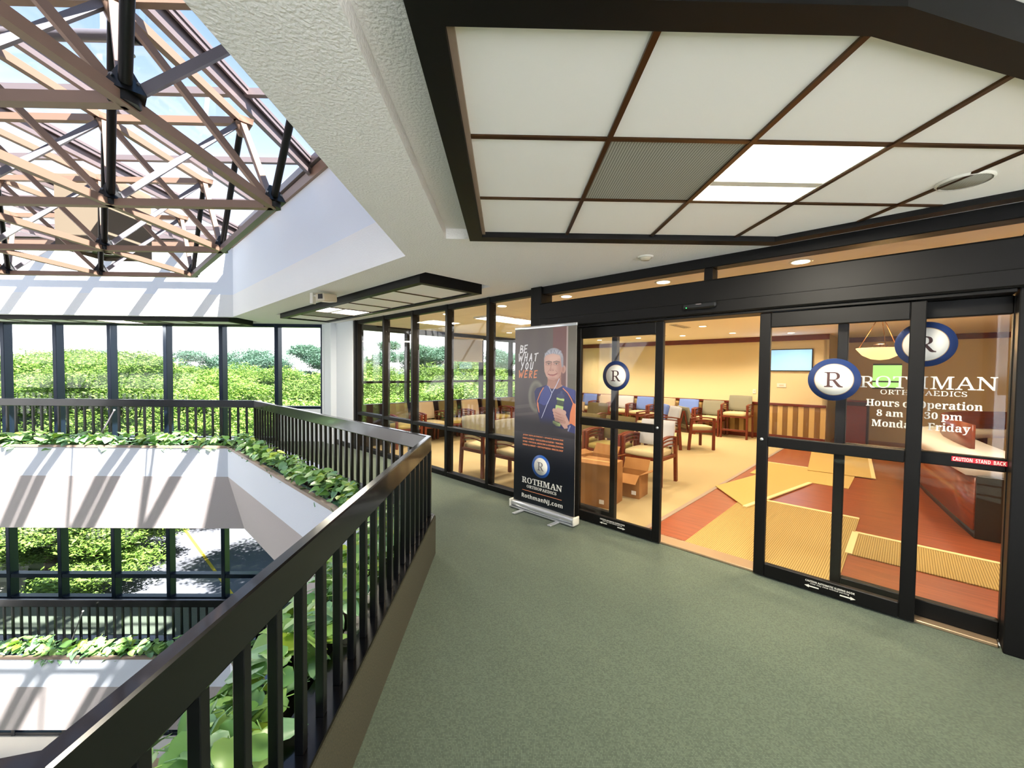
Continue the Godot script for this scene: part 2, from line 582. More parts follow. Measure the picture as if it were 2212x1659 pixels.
func shell() -> void:
	# --- floors of the three storeys
	var hole := offs(RAIL, -0.05)
	var walk := [Vector2(-14, NW + 0.1), Vector2(-3.75, NW + 0.1), XD(-8.9, FV + 0.06), XD(4.2, FV + 0.06), Vector2(5.5, -2.35), Vector2(-4.6, -2.35)]
	hole.reverse()
	var up: Array = walk + hole
	sobj("floor", MB.new().prism(poly(up), -0.3, 0.0), M.green_carpet, "dark green looped carpet of the upper walkway in front of the glass doors", "floor")
	sobj("floor", MB.new().prism(poly(up), -0.3 - ST, -ST), M.green_carpet, "green carpet of the middle storey below the upper walkway", "floor")
	sobj("floor", MB.new().prism(rect_poly(-14, 8, -2.35, 7.25), -2 * ST - 0.3, -2 * ST), M.green_carpet, "green carpet at the bottom of the atrium", "floor")
	sobj("floor", MB.new().prism(rect_poly(-14, 8, 7.25, NW + 0.1), -2 * ST - 0.3, -2 * ST), M.ground_tile, "pale tiled floor strip along the lowest windows", "floor")
	# --- north wall: windows of three storeys
	var xs := [-4.05, -5.06, -6.27, -7.48, -8.69, -9.86, -10.98, -12.19, -13.4]
	window_wall("window_1", xs, 0.0, CE, NW, [0.78], "upper row of tall dark-framed windows looking out over treetops")
	window_wall("window_2", xs, -ST, CE - ST, NW, [], "middle row of dark-framed windows with a blue-grey cross rail", -ST + 0.55)
	window_wall("window_3", xs, -2 * ST + 0.5, CE - 2 * ST, NW, [], "lowest row of dark-framed windows above the pale low wall", -2 * ST + 0.78)
	sobj("wall_north", MB.new().box(Vector3(-3.86, CE / 2, -NW), Vector3(0.38, CE + 0.1, 0.2)).box(Vector3(-4.555, 0.36, -NW), Vector3(1.0, 0.72, 0.16)).box(Vector3(-13.75, CE / 2, -NW), Vector3(0.7, CE + 0.1, 0.2)), M.white_wall, "white wall beside and under the rightmost atrium window", "wall")
	sobj("wall_north_lower", MB.new().box(Vector3(-3.5, -ST / 2 - 0.5 - ST / 2, -NW), Vector3(1.1, 7.0, 0.2)).box(Vector3(-13.75, -ST - 0.5, -NW), Vector3(0.7, 7.0, 0.2)).box(Vector3(-9, -2 * ST + 0.25, -NW), Vector3(10, 0.5, 0.2)), M.white_wall, "pale low wall under the lowest windows", "wall")
	for k in 2:   # floor edges behind the glass
		sobj("trim_%d" % (k + 1), MB.new().box(Vector3(-9, -ST * k - 0.5, -NW - 0.06), Vector3(10.2, 0.98, 0.2)), M.roof_dark, "dark spandrel band between two storeys of windows", "trim")
	# corner wall in the plane of the storefront
	var o := struct("wall_corner", "white corner wall between the atrium windows and the storefront glazing", "wall", Vector3.ZERO, -PI / 4)
	obj("wall_panel", MB.new().box(Vector3(-8.6, CE / 2, -FV - 0.03), Vector3(1.12, CE, 0.2)), M.white_wall, o)
	obj("pilaster", MB.new().box(Vector3(-8.98, CE / 2, -FV + 0.12), Vector3(0.34, CE, 0.14)), M.white_wall, o)
	obj("baseboard", MB.new().box(Vector3(-8.45, 0.05, -FV + 0.08), Vector3(0.75, 0.1, 0.02)), M.dark_plastic, o)
	# lower corner wall, south and west ends
	o = struct("wall_corner_lower", "white wall under the storefront on the lower storeys", "wall", Vector3.ZERO, -PI / 4)
	obj("wall_panel", MB.new().box(Vector3(-2.2, -ST, -FV - 0.1), Vector3(13.5, 7.2, 0.2)), M.white_wall, o)
	sobj("wall_west", MB.new().box(Vector3(-14.1, -1.6, -3.4), Vector3(0.2, 12.0, 11.5)), M.west_wall, "white end wall of the atrium", "wall")
	sobj("wall_south", MB.new().box(Vector3(-7.5, -1.6, 2.4), Vector3(12.92, 12, 0.2)).box(Vector3(2.8, -3.75, 2.4), Vector3(7.8, 7.2, 0.2)), M.white_wall, "white wall behind the camera", "wall")
	o = struct("window_4", "added window wall behind the camera letting in fill light", "window")  # unseen window, added to bring light onto the walkway ceiling
	for k in 7: obj("mullion", MB.new().box(Vector3(-1.0 + k * 1.27, CE / 2, 2.3), Vector3(0.07, CE, 0.14)), M.mullion_metal, o)
	for k in 6: obj("pane", MB.new().box(Vector3(-1.0 + k * 1.27 + 0.635, CE / 2, 2.3), Vector3(1.2, CE, 0.008)), M.pane, o)
	sobj("wall_east", MB.new().box(Vector3(6.0, CE / 2, 1.0), Vector3(0.2, CE, 3.0)), M.white_wall, "white wall at the near end of the storefront", "wall")
	sobj("roof_terrace", MB.new().box(Vector3(0, -0.2, 22.6), Vector3(60, 0.3, 40)), M.bounce_membrane, "added pale slab behind the camera bouncing sunlight onto the ceiling", "roof")  # unseen slab, added to reflect sun up to the ceiling
	# --- white fascias of the two upper slabs: an upright band with a sloping band below it
	for lv in 2:
		var y := -ST * lv
		var o2 := struct("trim_%d" % (lv + 3), "white two-step fascia of the %s slab edge around the well" % ["upper", "middle"][lv], "fascia")
		for s in strips(RAIL, [Vector2(0.33, y + 0.27), Vector2(0.45, y + 0.27), Vector2(0.45, y - 0.215), Vector2(0.33, y - 0.215)]):
			obj("upright_band", s, M.white_wall, o2)
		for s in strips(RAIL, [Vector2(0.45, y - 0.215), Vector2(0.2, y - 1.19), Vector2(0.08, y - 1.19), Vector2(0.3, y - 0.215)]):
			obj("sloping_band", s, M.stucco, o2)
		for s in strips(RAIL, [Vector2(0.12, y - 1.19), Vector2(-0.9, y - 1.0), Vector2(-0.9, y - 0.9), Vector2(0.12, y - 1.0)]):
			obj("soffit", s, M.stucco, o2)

# black-framed tile panel set into a ceiling recess. pl: outline of the tiles (plan), in the node's local plan coordinates
func tile_panel(o: Node3D, pl: PackedVector2Array, xs: Array, ds: Array, special: Dictionary, y: float, frame_w: float, hang: float, top: float) -> void:
	var outer: PackedVector2Array = Geometry2D.offset_polygon(pl, frame_w, Geometry2D.JOIN_MITER)[0]
	var mb := MB.new()
	var inner := pl.duplicate()
	# ring: pair each outer corner with the nearest inner one
	for k in inner.size():
		var a := inner[k]; var b := inner[(k + 1) % inner.size()]
		var oa := nearest(outer, a); var ob := nearest(outer, b)
		var n := Vector2(b.y - a.y, a.x - b.x)
		if n.dot((oa + ob) - (a + b)) < 0: n = -n
		var n3 := Vector3(n.x, 0, -n.y)
		mb.face([P3(a, hang), P3(b, hang), P3(ob, hang), P3(oa, hang)], Vector3.DOWN)
		mb.face([P3(oa, hang), P3(ob, hang), P3(ob, top), P3(oa, top)], n3)
		mb.face([P3(a, hang), P3(b, hang), P3(b, top), P3(a, top)], -n3)
		mb.face([P3(a, top), P3(b, top), P3(ob, top), P3(oa, top)], Vector3.UP)
	obj("frame", mb, M.black_metal, o)
	for i in xs.size() - 1:
		for j in ds.size() - 1:
			var cell := rect_poly(xs[i] + 0.009, xs[i + 1] - 0.009, ds[j] + 0.009, ds[j + 1] - 0.009)
			for q in Geometry2D.intersect_polygons(cell, pl):
				var key := "%d,%d" % [i, j]
				if not special.has(key):
					obj("ceiling_tile", MB.new().prism(q, y, y + 0.02), M.tile_white, o)
				elif special[key] == "grille":
					obj("vent_grille", MB.new().prism(q, y, y + 0.02), M.grille, o)
	var bars := MB.new()
	for i in range(1, xs.size() - 1):
		for q in Geometry2D.intersect_polyline_with_polygon(poly([Vector2(xs[i], ds[0]), Vector2(xs[i], ds[-1])]), pl):
			obj("grid_bar", MB.new().bar(P3(q[0], y - 0.004), P3(q[-1], y - 0.004), 0.022, 0.012), M.bronze, o)
	for j in range(1, ds.size() - 1):
		for q in Geometry2D.intersect_polyline_with_polygon(poly([Vector2(xs[0], ds[j]), Vector2(xs[-1], ds[j])]), pl):
			obj("grid_bar", MB.new().bar(P3(q[0], y - 0.003), P3(q[-1], y - 0.003), 0.022, 0.010), M.bronze, o)

func nearest(pts: PackedVector2Array, p: Vector2) -> Vector2:
	var b := pts[0]
	for q in pts:
		if q.distance_squared_to(p) < b.distance_squared_to(p): b = q
	return b

# recessed fluorescent fitting: tray, two lens strips, dividing bar, light below it
func troffer(c: Vector3, w: float, d: float, turn: float, label: String, e: float, split := 0.36) -> Node3D:
	var o := thing("ceiling_light", label, "light", c, turn)
	obj("housing", MB.new().box(Vector3(0, 0.05, 0), Vector3(w, 0.02, d)).box(Vector3(-w / 2 + 0.006, 0.02, 0), Vector3(0.012, 0.06, d)).box(Vector3(w / 2 - 0.006, 0.02, 0), Vector3(0.012, 0.06, d)).box(Vector3(0, 0.02, d / 2 - 0.006), Vector3(w, 0.06, 0.012)).box(Vector3(0, 0.02, -d / 2 + 0.006), Vector3(w, 0.06, 0.012)), M.white_plastic, o)
	var z := -d / 2 + 0.015
	var l1 := (d - 0.03) * (1.0 - split) - 0.02; var l2 := (d - 0.03) * split - 0.02
	obj("lens", MB.new().box(Vector3(0, 0.0, z + l1 / 2), Vector3(w - 0.03, 0.012, l1)), M.tube_glow, o)
	obj("divider", MB.new().box(Vector3(0, 0.0, z + l1 + 0.02), Vector3(w - 0.03, 0.02, 0.05)), M.white_plastic, o)
	obj("lens", MB.new().box(Vector3(0, 0.0, z + l1 + 0.04 + l2 / 2), Vector3(w - 0.03, 0.012, l2)), M.tube_glow, o)
	var a := AreaLight3D.new()
	a.name = "area_light"
	a.area_size = Vector2(w - 0.04, d - 0.04)
	a.light_energy = e
	a.light_color = Color(1.0, 0.96, 0.88)
	a.set("area_range", 15.0)
	a.set("area_attenuation", 2.0)
	a.shadow_enabled = true
	a.position = Vector3(0, -0.02, 0)
	a.rotation.x = -PI / 2
	o.add_child(a)
	return o

func ceilings() -> void:
	var well := WELL.duplicate(); well.reverse()
	var outline := poly([Vector2(-14, NW + 0.1), Vector2(-3.75, NW + 0.1), XD(-8.9, FV + 0.06), XD(4.2, FV + 0.06), Vector2(5.5, -2.35), Vector2(-4.0, -2.35), Vector2(-14, -2.35)] + well)
	# tile areas
	var near_tiles := poly([Vector2(-0.18, 1.165), Vector2(1.02, 1.165), Vector2(1.75, 1.34), Vector2(2.6, 1.60), Vector2(3.0, 1.87), Vector2(1.93, 2.945), Vector2(-0.18, 2.945)])
	var ne_tiles := rect_poly(-8.10, -3.75, 2.47, 3.17)                       # u, v
	var north_tiles := rect_poly(-13.6, -5.5, 8.16, 8.78)
	# recesses in the plaster
	var near_rec := poly([Vector2(-0.46, 0.80), Vector2(2.0, 0.80), Vector2(3.7, 1.4), Vector2(1.95, 3.10), Vector2(-0.46, 3.10)])
	var ne_rec := PackedVector2Array()
	for p in rect_poly(-8.32, -3.52, 2.36, 3.28): ne_rec.append(XD(p.x, p.y))
	var north_rec := rect_poly(-13.8, -5.25, 8.05, 8.89)
	var polys := [outline]
	for r in [near_rec, ne_rec, north_rec]: polys = split_hole(polys, r)
	var mb := MB.new()
	for p in polys: mb.prism(p, CE, CE + 0.42)
	for r in [near_rec, ne_rec, north_rec]: mb.prism(r, CE + 0.075, CE + 0.4)
	sobj("ceiling", mb, M.plaster, "textured white plaster ceiling over the walkways around the skylight well", "ceiling")
	# near panel
	var o := struct("ceiling_panel", "large framed panel of white ceiling tiles above the glass doors", "ceiling panel")
	tile_panel(o, near_tiles, [-0.18, 0.426, 1.036, 1.646, 2.256, 2.866, 3.476], [1.165, 1.749, 2.359, 2.945], {"1,1": "grille", "2,1": "light"}, CE, 0.095, CE - 0.035, CE + 0.08)
	obj("edge_angle", MB.new().bar(Vector3(-0.168, CE - 0.006, -1.165), Vector3(-0.168, CE - 0.006, -2.945), 0.022, 0.02), M.coping, o)
	troffer(Vector3(1.341, CE + 0.005, -2.054), 0.595, 0.595, PI, "bright square ceiling light among the tiles above the glass doors", 5.0)
	o = struct("ceiling_panel", "narrow framed strip of ceiling tiles along the storefront windows", "ceiling panel", Vector3.ZERO, -PI / 4)
	tile_panel(o, ne_tiles, [-8.10, -7.48, -6.86, -6.24, -5.62, -5.0, -4.38, -3.75], [2.47, 3.17], {"1,0": "grille", "2,0": "light"}, CE - 0.055, 0.08, CE - 0.075, CE + 0.08)
	var c := UV(-6.55, 2.82, CE - 0.05)
	troffer(c, 0.6, 0.68, -PI / 4, "lit ceiling panel in the narrow tile strip along the storefront", 4.5)
	o = struct("ceiling_panel", "framed strip of ceiling tiles in front of the far windows", "ceiling panel")
	tile_panel(o, north_tiles, [-13.6, -13.0, -12.4, -11.8, -11.2, -10.6, -10.0, -9.4, -8.8, -8.2, -7.6, -7.0, -6.4, -5.5], [8.16, 8.78], {"9,0": "light", "10,0": "grille"}, CE - 0.055, 0.075, CE - 0.075, CE + 0.08)
	troffer(Vector3(-7.9, CE - 0.05, -8.47), 0.58, 0.6, 0, "lit ceiling panel in front of the far windows", 4.0)
	# roofs and ceilings that are out of sight but shade the place
	for lv in 2:
		var y := -ST * (lv + 1) + CE
		var p2 := poly([Vector2(-14, NW + 0.1), Vector2(-3.75, NW + 0.1), XD(-8.9, FV), XD(4.2, FV), Vector2(5.5, -2.35), Vector2(-4.6, -2.35)] + [Vector2(-4.6, -2.2), Vector2(-2.2, 0.15), Vector2(-0.66, 0.58), Vector2(-0.66, 3.51), Vector2(-4.45, 7.3), Vector2(-14, 7.3)])
		sobj("ceiling", MB.new().prism(p2, y, y + 0.3), M.plaster, "plaster ceiling of the %s storey under the walkway" % ["middle", "lowest"][lv], "ceiling")
	# walls of the light well
	var o2 := struct("wall_well", "smooth white walls of the skylight well", "wall")
	for s in strips(WELL, [Vector2(-0.004, CE + 0.006), Vector2(-0.16, CE + 0.006), Vector2(-0.16, 3.96), Vector2(-0.004, 3.96)]):
		obj("wall_panel", s, M.white_wall, o2)

func skylight() -> void:
	var nx := []; var nd := []
	for k in 7: nx.append(-1.80 - 1.22 * k)
	for j in 6: nd.append(0.77 + 1.21 * j - 0.0)
	var hb := 2.85; var ht := 3.83
	var o := thing("space_frame", "tan metal space-frame truss hanging under the glass skylight", "truss", Vector3(-5, 0, -3))
	var off := Vector3(5, 0, 3)
	var has := func(i: int, j: int) -> bool: return i >= 0 and j >= 0 and i < 7 and j < 5 and i >= j - 2
	var hast := func(i: int, j: int) -> bool: return i >= -1 and j >= -1 and i < 6 and j < 5 and i >= j - 2    # top node at (i + .5, j + .5)
	var N := func(i: int, j: int) -> Vector3: return Vector3(nx[0] - 1.22 * i, hb, -(nd[0] + 1.21 * j)) + off
	var T := func(i: int, j: int) -> Vector3: return Vector3(nx[0] - 1.22 * (i + 0.5), ht, -(nd[0] + 1.21 * (j + 0.5))) + off
	for i in range(-1, 7):
		for j in range(-1, 5):
			if has.call(i, j):
				var a: Vector3 = N.call(i, j)
				if has.call(i + 1, j): obj("bottom_chord", MB.new().bar(a, N.call(i + 1, j), 0.05, 0.055), M.tan_steel, o)
				if has.call(i, j + 1): obj("bottom_chord", MB.new().bar(a, N.call(i, j + 1), 0.05, 0.055), M.tan_steel, o)
				if not has.call(i - 1, j) and has.call(i + 1, j + 1) and not has.call(i, j + 1): obj("edge_chord", MB.new().bar(a, N.call(i + 1, j + 1), 0.05, 0.055), M.grey_steel, o)
				# gusset: folded plates round the foot of the struts, with bolts
				var gs := obj("gusset", MB.new().tube(a + Vector3(0, 0.02, 0), a + Vector3(0, 0.14, 0), 0.105, 4, 0.035).tube(a + Vector3(0, -0.02, 0), a + Vector3(0, 0.02, 0), 0.06, 8, 0.06), M.dark_and_shaded_steel, o)
				if i < 4 and j < 4:
					for q in 4:
						var dv := Vector3([1, 0, -1, 0][q], 0, [0, 1, 0, -1][q]) * 0.055
						obj("bolt", MB.new().tube(a + dv + Vector3(0, 0.07, 0), a + dv * 1.3 + Vector3(0, 0.075, 0), 0.011, 6), M.bolt_metal, gs)
			if hast.call(i, j):
				var t: Vector3 = T.call(i, j)
				if hast.call(i + 1, j): obj("top_chord", MB.new().bar(t, T.call(i + 1, j), 0.05, 0.06), M.tan_steel, o)
				if hast.call(i, j + 1): obj("top_chord", MB.new().bar(t, T.call(i, j + 1), 0.05, 0.06), M.tan_steel, o)
				obj("gusset", MB.new().tube(t + Vector3(0, 0.02, 0), t + Vector3(0, -0.03, 0), 0.11, 4, 0.10).tube(t + Vector3(0, -0.03, 0), t + Vector3(0, -0.13, 0), 0.08, 4, 0.03), M.tan_steel, o)
				for q in 4:
					var qi: int = i + (q & 1); var qj: int = j + (q >> 1)
					if has.call(qi, qj):
						var e: Vector3 = N.call(qi, qj)
						# strut leaning to camera right: round, shade painted in dark; others square bars
						if q == 3: obj("pipe_strut", MB.new().tube(t, e + (t - e) * 0.06, 0.026, 10), M.dark_and_shaded_steel, o)
						else: obj("strut", MB.new().bar(t, e + (t - e) * 0.05, 0.045, 0.042), M.grey_steel if q == 1 else M.tan_steel, o)
	# glazing: rafters, purlins, edge beams and panes
	var r := struct("window_5", "glass skylight with metal rafters over the atrium well", "skylight")
	var yr := 4.03
	for k in 11:
		var x := -1.19 - 1.22 * k
		var d1 := minf(7.9, 2.68 - x)
		var rf := obj("rafter", MB.new().box(Vector3(x, yr, -(d1 - 2.15) / 2), Vector3(0.05, 0.14, d1 + 2.15)).box(Vector3(x, yr + 0.085, -(d1 - 2.15) / 2), Vector3(0.15, 0.03, d1 + 2.15)).box(Vector3(x - 0.055, yr + 0.05, -(d1 - 2.15) / 2), Vector3(0.02, 0.04, d1 + 2.15)).box(Vector3(x + 0.055, yr + 0.05, -(d1 - 2.15) / 2), Vector3(0.02, 0.04, d1 + 2.15)), M.rafter_metal, r)
	for j in range(-3, 5):
		var d := 2.59 + 1.21 * j
		var x1 := minf(-0.9, 2.66 - d)
		obj("purlin", MB.new().box(Vector3((x1 - 14) / 2, yr + 0.06, -d), Vector3(x1 + 14, 0.06, 0.05)), M.rafter_metal, r)
	for s in strips(WELL, [Vector2(0.03, 3.90), Vector2(-0.12, 3.90), Vector2(-0.12, 4.02), Vector2(0.03, 4.02)]):
		obj("edge_beam", s, M.tan_steel, r)
	for s in strips(WELL, [Vector2(0.06, 4.04), Vector2(-0.14, 4.04), Vector2(-0.14, 4.13), Vector2(0.06, 4.13)]):
		obj("edge_beam", s, M.rafter_metal, r)
	var well := poly(WELL)
	for k in range(-1, 11):
		for j in range(-4, 5):
			var x0 := -1.19 - 1.22 * (k + 1); var d0 := 2.59 + 1.21 * j
			for q in Geometry2D.intersect_polygons(rect_poly(x0 + 0.03, x0 + 1.19, d0 + 0.03, d0 + 1.18), well):
				obj("pane", MB.new().prism(q, 4.135, 4.143), M.roof_pane, r)
	# sprinkler main along the top chords
	var p := thing("sprinkler_pipe", "dull grey sprinkler pipe running through the skylight truss", "pipe", Vector3(-6, 3.9, -2.95))
	obj("pipe", MB.new().tube(Vector3(-7.9, 0, 0), Vector3(3.5, 0, 0), 0.038, 14), M.grey_steel, p)
	obj("coupling", MB.new().tube(Vector3(3.3, 0, 0), Vector3(3.42, 0, 0), 0.05, 14).tube(Vector3(0.2, 0, 0), Vector3(0.32, 0, 0), 0.05, 14), M.dark_and_shaded_steel, p)
	for x in [3.36, 0.26]:
		obj("sprinkler_head", MB.new().tube(Vector3(x, -0.12, 0), Vector3(x, 0, 0), 0.012, 8).tube(Vector3(x, -0.125, 0), Vector3(x, -0.12, 0), 0.03, 12), M.bolt_metal, p)
	# beige box hanging among the bars, open below
	var b := thing("hanging_box", "large beige boxed unit with a dark open underside hung in the skylight truss", "box", Vector3(-5.59, 3.165, -5.83))
	var w := 0.67; var dd := 0.66; var h := 0.95
	for q in [[Vector3(0, h / 2, dd / 2), Vector3(w, h, 0.02)], [Vector3(0, h / 2, -dd / 2), Vector3(w, h, 0.02)], [Vector3(w / 2, h / 2, 0), Vector3(0.02, h, dd)], [Vector3(-w / 2, h / 2, 0), Vector3(0.02, h, dd)]]:
		obj("side_panel", MB.new().box(q[0], q[1]), M.beige_fabric, b)
	obj("top_panel", MB.new().box(Vector3(0, h, 0), Vector3(w, 0.02, dd)), M.beige_fabric, b)
	var inner := MB.new().box(Vector3(0, 0.05, 0), Vector3(w - 0.03, 0.01, dd - 0.03))
	obj("underside", inner, M.desk_dark, b)
	for q in 3: obj("duct_collar", MB.new().lathe(Vector3(-0.18 + q * 0.19, 0.02, 0.12 - q * 0.12), [Vector2(0.05, 0.0), Vector2(0.075, 0.0), Vector2(0.075, 0.03), Vector2(0.05, 0.03)], 16), M.bronze, b)

# ---------- storefront (local axes u, y, -v) ----------
func frame_box(o: Node3D, n: String, u0: float, u1: float, y0: float, y1: float, v0: float, v1: float, m: Material, r := 0.005) -> MeshInstance3D:
	return obj(n, MB.new().cbox(Vector3((u0 + u1) / 2, (y0 + y1) / 2, -(v0 + v1) / 2), Vector3(u1 - u0, y1 - y0, absf(v1 - v0)), r), m, o)

func roundel(o: Node3D, u: float, y: float, v: float, r: float, ring: Material, ink: Material, edge: Material) -> void:
	var b := Basis(Vector3.RIGHT, PI / 2)
	var rn := obj("emblem", MB.new().lathe(Vector3(u, y, -v), [Vector2(0, 0.0), Vector2(r, 0.0), Vector2(r, 0.002), Vector2(0, 0.002)], 48, b), ring, o)
	obj("emblem_edge", MB.new().lathe(Vector3(u, y, -v + 0.002), [Vector2(0, 0.0), Vector2(r * 0.75, 0.0), Vector2(r * 0.75, 0.001), Vector2(0, 0.001)], 48, b), edge, rn)
	obj("emblem_disc", MB.new().lathe(Vector3(u, y, -v + 0.003), [Vector2(0, 0.0), Vector2(r * 0.725, 0.0), Vector2(r * 0.725, 0.001), Vector2(0, 0.001)], 48, b), M.decal_white, rn)
	letters("R", true, false, Vector3(u, y, -v + 0.005), r * 0.70, r * 0.72, ink, rn, 0, "emblem_letter")

func door_leaf(n: String, u0: float, u1: float, label: String) -> Node3D:
	var o := struct(n, label, "door", Vector3.ZERO, -PI / 4)
	var v0 := FV - 0.075; var v1 := FV - 0.03
	frame_box(o, "stile", u0, u0 + 0.075, 0.012, 2.075, v0, v1, M.black_metal)
	frame_box(o, "stile", u1 - 0.075, u1, 0.012, 2.075, v0, v1, M.black_metal)
	frame_box(o, "top_rail", u0 + 0.075, u1 - 0.075, 1.96, 2.075, v0, v1, M.black_metal)
	frame_box(o, "bottom_rail", u0 + 0.075, u1 - 0.075, 0.012, 0.112, v0, v1, M.black_metal)
	frame_box(o, "mid_rail", u0 + 0.075, u1 - 0.075, 1.035, 1.115, v0, v1, M.black_metal)
	for q in [[0.112, 1.035], [1.115, 1.96]]:
		obj("pane", MB.new().box(Vector3((u0 + u1) / 2, (q[0] + q[1]) / 2, -(v0 + v1) / 2), Vector3(u1 - u0 - 0.15, q[1] - q[0], 0.008)), M.bronze_pane, o)
	return o

func storefront() -> void:
	var T := -PI / 4
	var o := struct("window_6", "row of tall storefront panes in black frames with a low cross rail", "window", Vector3.ZERO, T)
	var us := [-7.93, -6.88, -5.92, -4.98, -4.06, -3.14]
	for k in us.size() - 1:
		frame_box(o, "mullion", us[k] - 0.03, us[k] + 0.03, 0.0, CE, FV - 0.03, FV + 0.10, M.black_metal)
		var a: float = us[k] + 0.03; var b: float = us[k + 1] - 0.03
		frame_box(o, "head_rail", a, b, 2.515, CE, FV - 0.02, FV + 0.08, M.black_metal)
		frame_box(o, "cross_rail", a, b, 0.70, 0.76, FV - 0.03, FV + 0.08, M.black_metal)
		frame_box(o, "bottom_rail", a, b, 0.0, 0.075, FV - 0.03, FV + 0.08, M.black_metal)
		obj("pane", MB.new().box(Vector3((a + b) / 2, 0.388, -FV - 0.02), Vector3(b - a, 0.63, 0.008)), M.bronze_pane, o)
		obj("pane", MB.new().box(Vector3((a + b) / 2, 1.637, -FV - 0.02), Vector3(b - a, 1.76, 0.008)), M.bronze_pane, o)
	frame_box(o, "jamb", -8.05, -7.95, 0.0, CE, FV - 0.05, FV + 0.12, M.black_metal)
	# door surround with transom lights above it
	o = struct("trim_9", "black door surround with transom panes over the sliding doors", "door frame", Vector3.ZERO, T)
	frame_box(o, "jamb", -3.24, -3.08, 0.0, CE, FV - 0.09, FV + 0.12, M.black_metal)
	frame_box(o, "jamb", 0.44, 0.70, 0.0, 2.40, FV - 0.09, FV + 0.14, M.black_metal)
	frame_box(o, "head_rail", -3.08, 3.6, 2.50, CE, FV - 0.06, FV + 0.08, M.black_metal)
	frame_box(o, "mullion", -1.285, -1.215, 2.385, 2.50, FV - 0.05, FV + 0.08, M.black_metal)
	frame_box(o, "mullion", 0.86, 0.93, 2.385, 2.50, FV - 0.05, FV + 0.08, M.black_metal)
	for q in [[-3.08, -1.285], [-1.215, 0.86], [0.93, 3.5]]:
		obj("pane", MB.new().box(Vector3((q[0] + q[1]) / 2, 2.4425, -FV - 0.02), Vector3(q[1] - q[0], 0.115, 0.008)), M.bronze_pane, o)
	frame_box(o, "threshold", -3.08, 0.43, 0.0, 0.02, FV - 0.04, FV + 0.13, M.threshold, 0.004)
	o = struct("trim_10", "deep black header beam of the automatic sliding doors", "door header", Vector3.ZERO, T)
	frame_box(o, "header_beam", -3.08, 0.62, 2.10, 2.385, FV - 0.13, FV + 0.02, M.black_metal, 0.012)
	frame_box(o, "lower_track", -3.08, 0.43, 2.078, 2.10, FV - 0.10, FV + 0.11, M.black_metal, 0.003)
	frame_box(o, "cover_lip", -3.06, 0.60, 2.20, 2.205, FV - 0.135, FV - 0.128, M.black_metal, 0.001)
	obj("maker_label", MB.new().box(Vector3(-3.01, 2.135, -FV + 0.131), Vector3(0.06, 0.010, 0.002)), M.decal_grey, o)
	sobj_rot("wall_storefront", MB.new().box(Vector3(2.2, 1.2, -FV - 0.02), Vector3(3.1, 2.4, 0.16)), M.tan_wall, "wall beyond the right jamb of the sliding doors", "wall")
	# fixed side lights behind the sliding leaves
	for k in 2:
		var u0: float = [-3.08, -0.372][k]; var u1: float = [-2.155, 0.46][k]
		var s := struct("window_%d" % (7 + k), ["fixed glass side light behind the left sliding door", "fixed glass side light with white lettering behind the right sliding door"][k], "window", Vector3.ZERO, T)
		var v0 := FV + 0.03; var v1 := FV + 0.09
		frame_box(s, "stile", u0, u0 + 0.06, 0.02, 2.078, v0, v1, M.black_metal)
		frame_box(s, "stile", u1 - (0.06 if k == 0 else 0.025), u1, 0.02, 2.078, v0, v1, M.black_metal)
		frame_box(s, "top_rail", u0 + 0.06, u1 - 0.025, 1.97, 2.078, v0, v1, M.black_metal)
		frame_box(s, "bottom_rail", u0 + 0.06, u1 - 0.025, 0.02, 0.13, v0, v1, M.black_metal)
		frame_box(s, "mid_rail", u0 + 0.06, u1 - 0.025, 1.03, 1.11, v0, v1, M.black_metal)
		for q in [[0.13, 1.03], [1.11, 1.97]]:
			obj("pane", MB.new().box(Vector3((u0 + u1 + 0.035) / 2, (q[0] + q[1]) / 2, -(v0 + v1) / 2), Vector3(u1 - u0 - 0.085, q[1] - q[0], 0.008)), M.bronze_pane, s)
		if k == 1:
			var z := FV + 0.054
			roundel(s, 0.075, 1.805, z, 0.146, M.decal_navy, M.decal_brown, M.decal_tan)
			letters("ROTHMAN", true, false, Vector3(0.075, 1.555, -z + 0.002), 0.63, 0.082, M.decal_white, s)
			letters("ORTHOPAEDICS", true, false, Vector3(0.068, 1.487, -z + 0.002), 0.40, 0.032, M.decal_white, s)
			letters("Hours of Operation", true, true, Vector3(0.065, 1.405, -z + 0.002), 0.54, 0.066, M.decal_white, s)
			letters("8 am - 4:30 pm", true, true, Vector3(0.052, 1.335, -z + 0.002), 0.40, 0.058, M.decal_white, s)
			letters("Monday - Friday", true, true, Vector3(0.058, 1.265, -z + 0.002), 0.46, 0.066, M.decal_white, s)
			obj("warning_strip", MB.new().box(Vector3(0.325, 1.082, -v0 + 0.002), Vector3(0.225, 0.030, 0.003)), M.decal_red, s)
			letters("CAUTION  STAND  BACK", false, true, Vector3(0.325, 1.082, -v0 + 0.005), 0.215, 0.022, M.decal_white, s)
	# sliding leaves, half open
	for k in 2:
		var u0: float = [-2.60, -0.845][k]; var u1: float = [-1.62, 0.075][k]
		var dl := door_leaf("door_%d" % (k + 1), u0, u1, ["left black-framed glass sliding door with a round emblem", "right black-framed glass sliding door with a round emblem"][k])
		var vf := FV - 0.078
		roundel(dl, [-2.108, -0.378][k], 1.566, FV - 0.06, 0.15, M.decal_navy, M.decal_brown, M.decal_tan)
		var uc: float = [-2.11, -0.36][k]
		letters("CAUTION AUTOMATIC SLIDING DOOR", false, true, Vector3(uc, 0.083, -vf), 0.28, 0.013, M.decal_white, dl)
		letters("Door may close without warning", false, false, Vector3(uc, 0.066, -vf), 0.22, 0.013, M.decal_white, dl)
